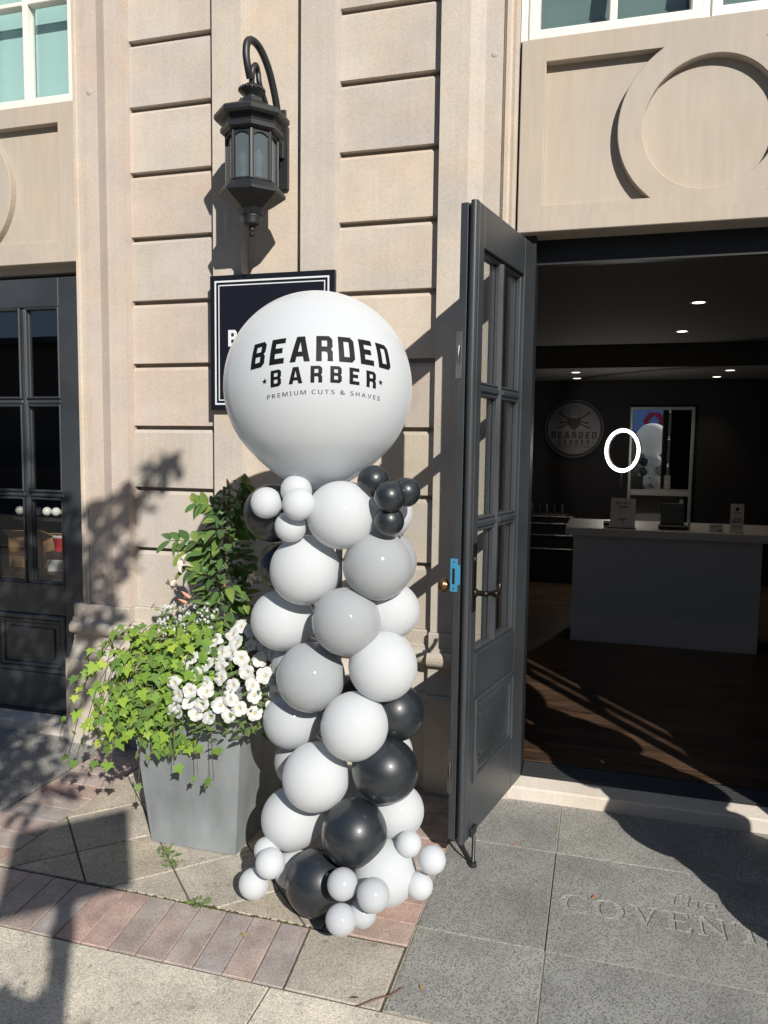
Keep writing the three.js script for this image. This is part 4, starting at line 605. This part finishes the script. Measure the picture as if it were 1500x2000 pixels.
{ const t = thing('mandevilla_vine', 'upright glossy green vine with pale trumpet flowers climbing above the planter', 'plant', [-1.46, .70, -2.76]); const O = V(-1.46, .70, -2.76);
  const axis = (v) => V(-1.475 + .06 * v + .02 * Math.sin(v * 7), .72 + v * .70, -2.755 + .015 * Math.sin(v * 5));
  const st = []; for (const a of [0, 2.1, 4.2]) { const pts = []; for (let i = 0; i <= 14; i++) { const v = i / 14, p = axis(v); pts.push(p.add(V(.035 * Math.cos(a + v * 9), 0, .035 * Math.sin(a + v * 9))).sub(O)); } st.push(tube(pts, .0035, 40, 6)); }
  part(t, 'stake', boxUV(new THREE.CylinderGeometry(.006, .006, .74, 8).translate(-.0, .36, 0)), plain(.2, .13, .07, .8));
  let n = 0;
  const shoots = [[axis(.55), V(-1.60, 1.16, -2.70)], [axis(.6), V(-1.665, 1.21, -2.69)], [axis(.8), V(-1.56, 1.36, -2.72)], [axis(.4), V(-1.58, 1.10, -2.66)], [axis(.9), V(-1.36, 1.44, -2.75)], [axis(.85), V(-1.33, 1.38, -2.76)], [axis(.5), V(-1.33, 1.10, -2.72)], [axis(.28), V(-1.34, .98, -2.70)], [axis(.7), V(-1.33, 1.27, -2.72)], [axis(.15), V(-1.36, .86, -2.68)]];
  for (const [a, b] of shoots) { const mid = a.clone().lerp(b, .5).add(V(0, .03, 0)); const c = new THREE.CatmullRomCurve3([a, mid, b]); st.push(tube(c.getPoints(6).map(p => p.sub(O)), .0022, 10, 5)); for (let i = 1; i <= 6; i++) for (const sg of [1, -1]) { const p = c.getPoint(i / 6), tn_ = c.getTangent(i / 6), sd = V(-tn_.y, tn_.x, rr(.2, 1)).normalize().multiplyScalar(sg); leafMesh(t, 'leaf', mandLeaf[n++ % 3], MAND[Math.floor(rnd() * 4)], basis(tn_.clone().multiplyScalar(.6).addScaledVector(sd, .8).add(V(0, -.15, .2)), V(rr(-.4, .4), rr(.4, 1), rr(.2, .9)), p.sub(O), rr(.05, .08))); } }
  for (let i = 0; i < 175; i++) { const v = Math.pow(rnd(), 1.05), a = rr(0, 6.283), w = .06 + .035 * Math.sin(v * 3.1); const p = axis(v).add(V(Math.cos(a) * w * rr(.4, 1), rr(-.02, .02), Math.sin(a) * w * rr(.4, 1))); const out = V(Math.cos(a), rr(-.3, .45), Math.sin(a)); leafMesh(t, 'leaf', mandLeaf[n++ % 3], MAND[[0, 1, 2, 0, 1, 2, 3][Math.floor(rnd() * 7)]], basis(out.clone().add(V(0, rr(-.3, .4), 0)), V(rr(-.3, .3), 1, rr(.0, .8)).add(out.multiplyScalar(.3)), p.sub(O), rr(.048, .078))); }
  { const fill = []; for (let i = 0; i < 170; i++) { const v = rnd(), a = rr(0, 6.283), w = .07 + .03 * Math.sin(v * 3.1), p = axis(v).add(V(Math.cos(a) * w * rr(.2, 1), rr(-.03, .03), Math.sin(a) * w * rr(.2, 1))); fill.push(mandLeaf[i % 3].clone().applyMatrix4(basis(V(Math.cos(a), rr(-.6, .6), Math.sin(a)), V(rr(-.3, .3), 1, rr(0, .8)), p.sub(O), rr(.035, .06)))); } part(t, 'leaf_mass', merge(fill), MAND[0]).userData.kind = 'stuff'; }
  part(t, 'stem', merge(st), GSTEM);
  const trumpet = (() => { const N = 25, pos = [], idx = [], rings = [[.03, -1.1], [.045, -.75], [.12, -.5], [.18, -.2], [.32, 0], [.62, .1], [.72, .1]]; rings.forEach(([r, z], k) => { for (let i = 0; i < N; i++) { const a = i / N * 6.2832, l = Math.cos(a * 5), q = k > 4 ? r * (1 + .28 * l) : r; pos.push(q * Math.cos(a), q * Math.sin(a), z - (k > 4 ? .12 * l : 0)); } }); for (let k = 0; k < 6; k++) for (let i = 0; i < N; i++) { const a = k * N + i, b = k * N + (i + 1) % N; idx.push(a, b, b + N, a, b + N, a + N); } const g = new THREE.BufferGeometry(); g.setAttribute('position', new THREE.Float32BufferAttribute(pos, 3)); g.setIndex(idx); g.computeVertexNormals(); return boxUV(g); })();
  const TR = new THREE.MeshPhysicalMaterial({ color: lin(.78, .66, .58), roughness: 1, transmission: .25, thickness: 0, side: THREE.DoubleSide });
  for (const [x, y, z, dx, dy, dz, s] of [[-1.575, 1.13, -2.63, -.5, .35, .8, .045], [-1.62, 1.045, -2.62, -.4, -.6, .6, .042], [-1.26, 1.09, -2.7, 1, .3, .3, .042], [-1.31, 1.075, -2.7, -.2, .4, .8, .03]]) { const m = part(t, 'flower', trumpet, TR); m.position.set(x, y, z).sub(O); m.quaternion.setFromUnitVectors(V(0, 0, 1), V(dx, dy, dz).normalize()); m.scale.setScalar(s); }
  const bud = lathe([[0, 0], [.12, .1], [.16, .35], [.1, .7], [0, 1]], 10); for (const [x, y, z, a, s] of [[-1.545, .99, -2.64, .9, .05], [-1.56, .97, -2.64, 1.2, .045], [-1.47, .80, -2.60, .15, .07], [-1.455, .795, -2.60, -.05, .065], [-1.445, .79, -2.6, -.25, .055], [-1.42, 1.42, -2.73, .1, .05]]) { const m = part(t, 'bud', bud, plain(.55, .26, .17, .6)); m.position.set(x, y, z).sub(O); m.rotation.z = a; m.rotation.x = .3; m.scale.setScalar(s); }
}
// weeds in the joints, moss, fallen leaves
for (const [x, z, h, n, l] of [[-1.555, -2.475, .055, 30, 'small green weed growing against the front of the planter'], [-1.50, -2.43, .035, 16, 'tuft of weed in the joint before the planter'], [-1.29, -2.235, .02, 18, 'low weed where the joints meet the pink pavers']]) { const t = thing('weed', l, 'weed', [x, 0, z]); const lf = []; for (let i = 0; i < n; i++) { const a = rr(0, 6.3), r = rr(.0, .045); lf.push(petLeaf.clone().applyMatrix4(basis(V(Math.cos(a), rr(.2, 1), Math.sin(a)), V(0, 1, .3), V(Math.cos(a) * r, rr(0, h * .6), Math.sin(a) * r), rr(.012, .026)))); } part(t, 'leaf', merge(lf), PETL[1]).userData.kind = 'stuff'; part(t, 'stem', merge([0, 1, 2, 3].map(i => tube([[0, -.004, 0], [rr(-.02, .02), h * .5, rr(-.02, .02)], [rr(-.03, .03), h, rr(-.03, .03)]], .0012, 5, 4))), GSTEM); }
{ const g = []; const blob = (x, z, s) => g.push(new THREE.IcosahedronGeometry(s, 0).scale(1, .5, 1).translate(x, -.002, z)); for (let i = 0; i < 150; i++) blob(rr(-1.9, -.86), -2.247 + rr(-.006, .006), rr(.002, .006)); for (let i = 0; i < 80; i++) blob(-1.29 + rr(-.05, .06), -2.245 + rr(-.012, .008), rr(.003, .008)); for (let i = 0; i < 110; i++) { const u = rnd(); const s = rnd() < .5; blob(s ? -2.116 + u * .38 : -2.09 + u * .5, s ? -2.607 + u * .38 : -2.243 - u * .5, rr(.002, .005)); } solo('moss', merge(g.map(q => boxUV(q))), plain(.06, .065, .02, .95), 'dark moss and grit in the paver joints', 'moss', null, 'stuff'); }
[[-1.057, -2.13, .9, 1, 'pale yellow fallen leaf on the pink pavers', [.45, .38, .1]], [-.452, -2.06, .4, .8, 'pale orange fallen leaf at the bottom of the granite', [.5, .33, .14]], [-.274, -2.977, 2, .6, 'reddish leaf scrap near the open door', [.4, .16, .09]], [-.112, -3.166, 1.2, .6, 'thin yellow leaf scrap by the sill joint', [.45, .36, .15]], [.037, -2.708, 2.4, .6, 'red and yellow leaf scrap over the carved letters', [.45, .12, .05]], [-.565, -1.985, .7, 1.3, 'dry brown twig at the edge of the granite', null], [-.62, -1.975, 1.6, .7, 'dark leaf debris at the paver corner', [.09, .05, .03]]].forEach(([x, z, a, s, l, c]) => {
  if (c) { const g = blade([[.0, 0], [.13, .25], [.15, .5], [.08, .8], [0, 1]], .5, .2); const m = solo('fallen_leaf', g, leafMat(...c, .7, .1), l, 'leaf'); m.scale.setScalar(.045 * s); m.rotation.set(-Math.PI / 2, 0, a); m.position.set(x, .006, z); }
  else solo('twig', tube([[-.05, .004, .04], [-.01, .006, .0], [.03, .004, -.035], [.055, .004, -.075]], .0022, 12, 5).translate(x, 0, z), plain(.16, .09, .06, .8), l, 'twig'); });

/* ------------------------------------------------ street furniture and trees behind the camera, seen only by shadow and reflection */
{ const t = thing('sign_post', 'street sign on a steel post behind the camera, known by its shadow', 'street sign', [.288, 0, .70]);
  part(t, 'post', boxUV(new THREE.CylinderGeometry(.032, .032, 2.15, 14).translate(0, 1.07, 0)), plain(.3, .3, .3, .5, .6)); const s = part(t, 'panel', cbox(-.225, .225, 2.11, 2.49, -.004, .004, .002), plain(.6, .6, .6, .5)); s.rotation.y = Math.PI / 4; part(t, 'clamp', boxUV(new THREE.CylinderGeometry(.042, .042, .06, 14).translate(0, 2.0, 0)), STEEL); }
{ const t = thing('topiary', 'clipped round shrub in a pot behind the camera', 'plant', [.13, 0, .76]); const lf = []; for (let i = 0; i < 1500; i++) { const v = V(rr(-1, 1), rr(-1, 1), rr(-1, 1)).normalize(); if (v.y > .3 && v.x < -.2) v.multiplyScalar(1.1); v.multiplyScalar(.27 * Math.pow(rnd(), .3)); v.y = v.y * 1.2 + 1.5; lf.push(petLeaf.clone().applyMatrix4(basis(V(rr(-1, 1), rr(-1, 1), rr(-1, 1)), V(rr(-1, 1), 1, rr(-1, 1)), v, rr(.03, .05)))); } { const core = new THREE.IcosahedronGeometry(.25, 4); const p = core.attributes.position; for (let i = 0; i < p.count; i++) { const k = 1 + .09 * Math.sin(p.getX(i) * 31) * Math.sin(p.getY(i) * 27 + p.getZ(i) * 23); p.setXYZ(i, p.getX(i) * k, p.getY(i) * k * 1.2 + 1.5, p.getZ(i) * k); } lf.push(boxUV(core)); }
  part(t, 'crown', merge(lf), MAND[0]).userData.kind = 'stuff'; part(t, 'trunk', boxUV(new THREE.CylinderGeometry(.02, .026, .95, 8).translate(0, .8, 0)), STEM); part(t, 'pot', lathe([[0, 0], [.15, 0], [.2, .4], [.18, .4], [.17, .36], [0, .36]], 24), LEAD); }
{ // young street tree whose lower boughs shade the closed door
  const t = thing('street_tree', 'young street tree behind the camera whose shadow falls on the closed door', 'tree', [-.15, 0, 1.55]); const O = V(-.15, 0, 1.55);
  const limbs = [tube([[0, -.05, 0], [.03, 1.6, 0], [.1, 2.8, -.15], [.2, 3.6, -.4]], .05, 20, 8)]; const lf = [];
  const clumps = [];
  const S = 3.7, fromWall = (x, y, z = -3.4) => V(x + SUNA * S, y + SUNB * S, z + S);
  for (const [x, y, r] of [[-3.3, 1.35, .33], [-2.95, 1.0, .3], [-3.1, .5, .32], [-2.72, .75, .2], [-2.62, 1.12, .14], [-2.45, 1.22, .13], [-2.2, 1.47, .075], [-2.1, 1.53, .045], [-2.3, 1.36, .1], [-2.5, .95, .13], [-2.55, .62, .12], [-2.36, 1.02, .07], [-2.68, .3, .14], [-3.0, .05, .3], [-2.9, -.35, .22], [-3.4, .0, .35], [-3.3, -.5, .3]]) clumps.push([fromWall(x, y), r]);
  for (const [c, r] of clumps) { limbs.push(tube([[.15, 3.0, -.3], c.clone().sub(O).lerp(V(.15, 3.2, -.3), .5).add(V(0, .06, 0)), c.clone().sub(O)], .009, 8, 5)); const N = Math.round(90 * Math.pow(r / .2, 2)) + 10; for (let i = 0; i < N; i++) { const v = V(rr(-1, 1), rr(-1, 1), rr(-1, 1)).normalize().multiplyScalar(r * Math.cbrt(rnd())); lf.push(mandLeaf[i % 3].clone().applyMatrix4(basis(V(rr(-1, 1), rr(-1, .5), rr(-1, 1)), V(rr(-1, 1), 1, rr(-1, 1)), c.clone().add(v).sub(O), rr(.06, .095)))); } }
  part(t, 'trunk', merge(limbs), STEM); part(t, 'crown', merge(lf), MAND[1]).userData.kind = 'stuff'; }
{ // across the road: what the mirror, the glass and the balloons reflect
  const t = thing('opposite_building', 'low brown shop building across the road with a blue fascia', 'building'); const z = 15;
  part(t, 'wall', merge([box(-30, 30, -.1, .7, z, z + .4), box(-30, 30, 2.35, 4.9, z, z + .4), ...[-30, -22, -14, -6, 0.2, 5, 13, 21, 29].map(x => box(x, x + 1, .7, 2.35, z, z + .4)), box(-30, 30, -.1, 4.9, z + 6, z + 6.3)]), plain(.2, .15, .11, .9)); part(t, 'roof', box(-30.5, 30.5, 4.9, 5.1, z - .4, z + 6.4), plain(.12, .11, .1, .9));
  for (const x of [-29, -21, -13, -5, 1.2, 6, 14, 22]) { part(t, 'window', box(x, x + (x === -5 ? 5.2 : x === 1.2 ? 3.8 : 7), .7, 2.35, z + .1, z + .13), plain(.05, .06, .065, .08)); }
  const s = thing('fascia_sign', 'pale blue shop fascia with a red hexagon mark across the road', 'sign', [2.2, 0, z - .12]); part(s, 'panel', box(-2.2, 2.2, 2.3, 3.9, 0, .1), plain(.25, .42, .75, .5)); 
  const hex = poly([[-.46, 0], [-.2, .36], [.2, .36], [.46, 0], [.2, -.36], [-.2, -.36]]); hex.holes.push(new THREE.Path([[-.22, 0], [0, .24], [.22, 0], [0, -.24]].map(p => new THREE.Vector2(...p)))); part(s, 'hexagon_mark', exZ(hex, 0, .02).rotateY(Math.PI).translate(-.2, 2.78, -.001), plain(.55, .02, .06, .5)); }

renderer.render(scene, camera);
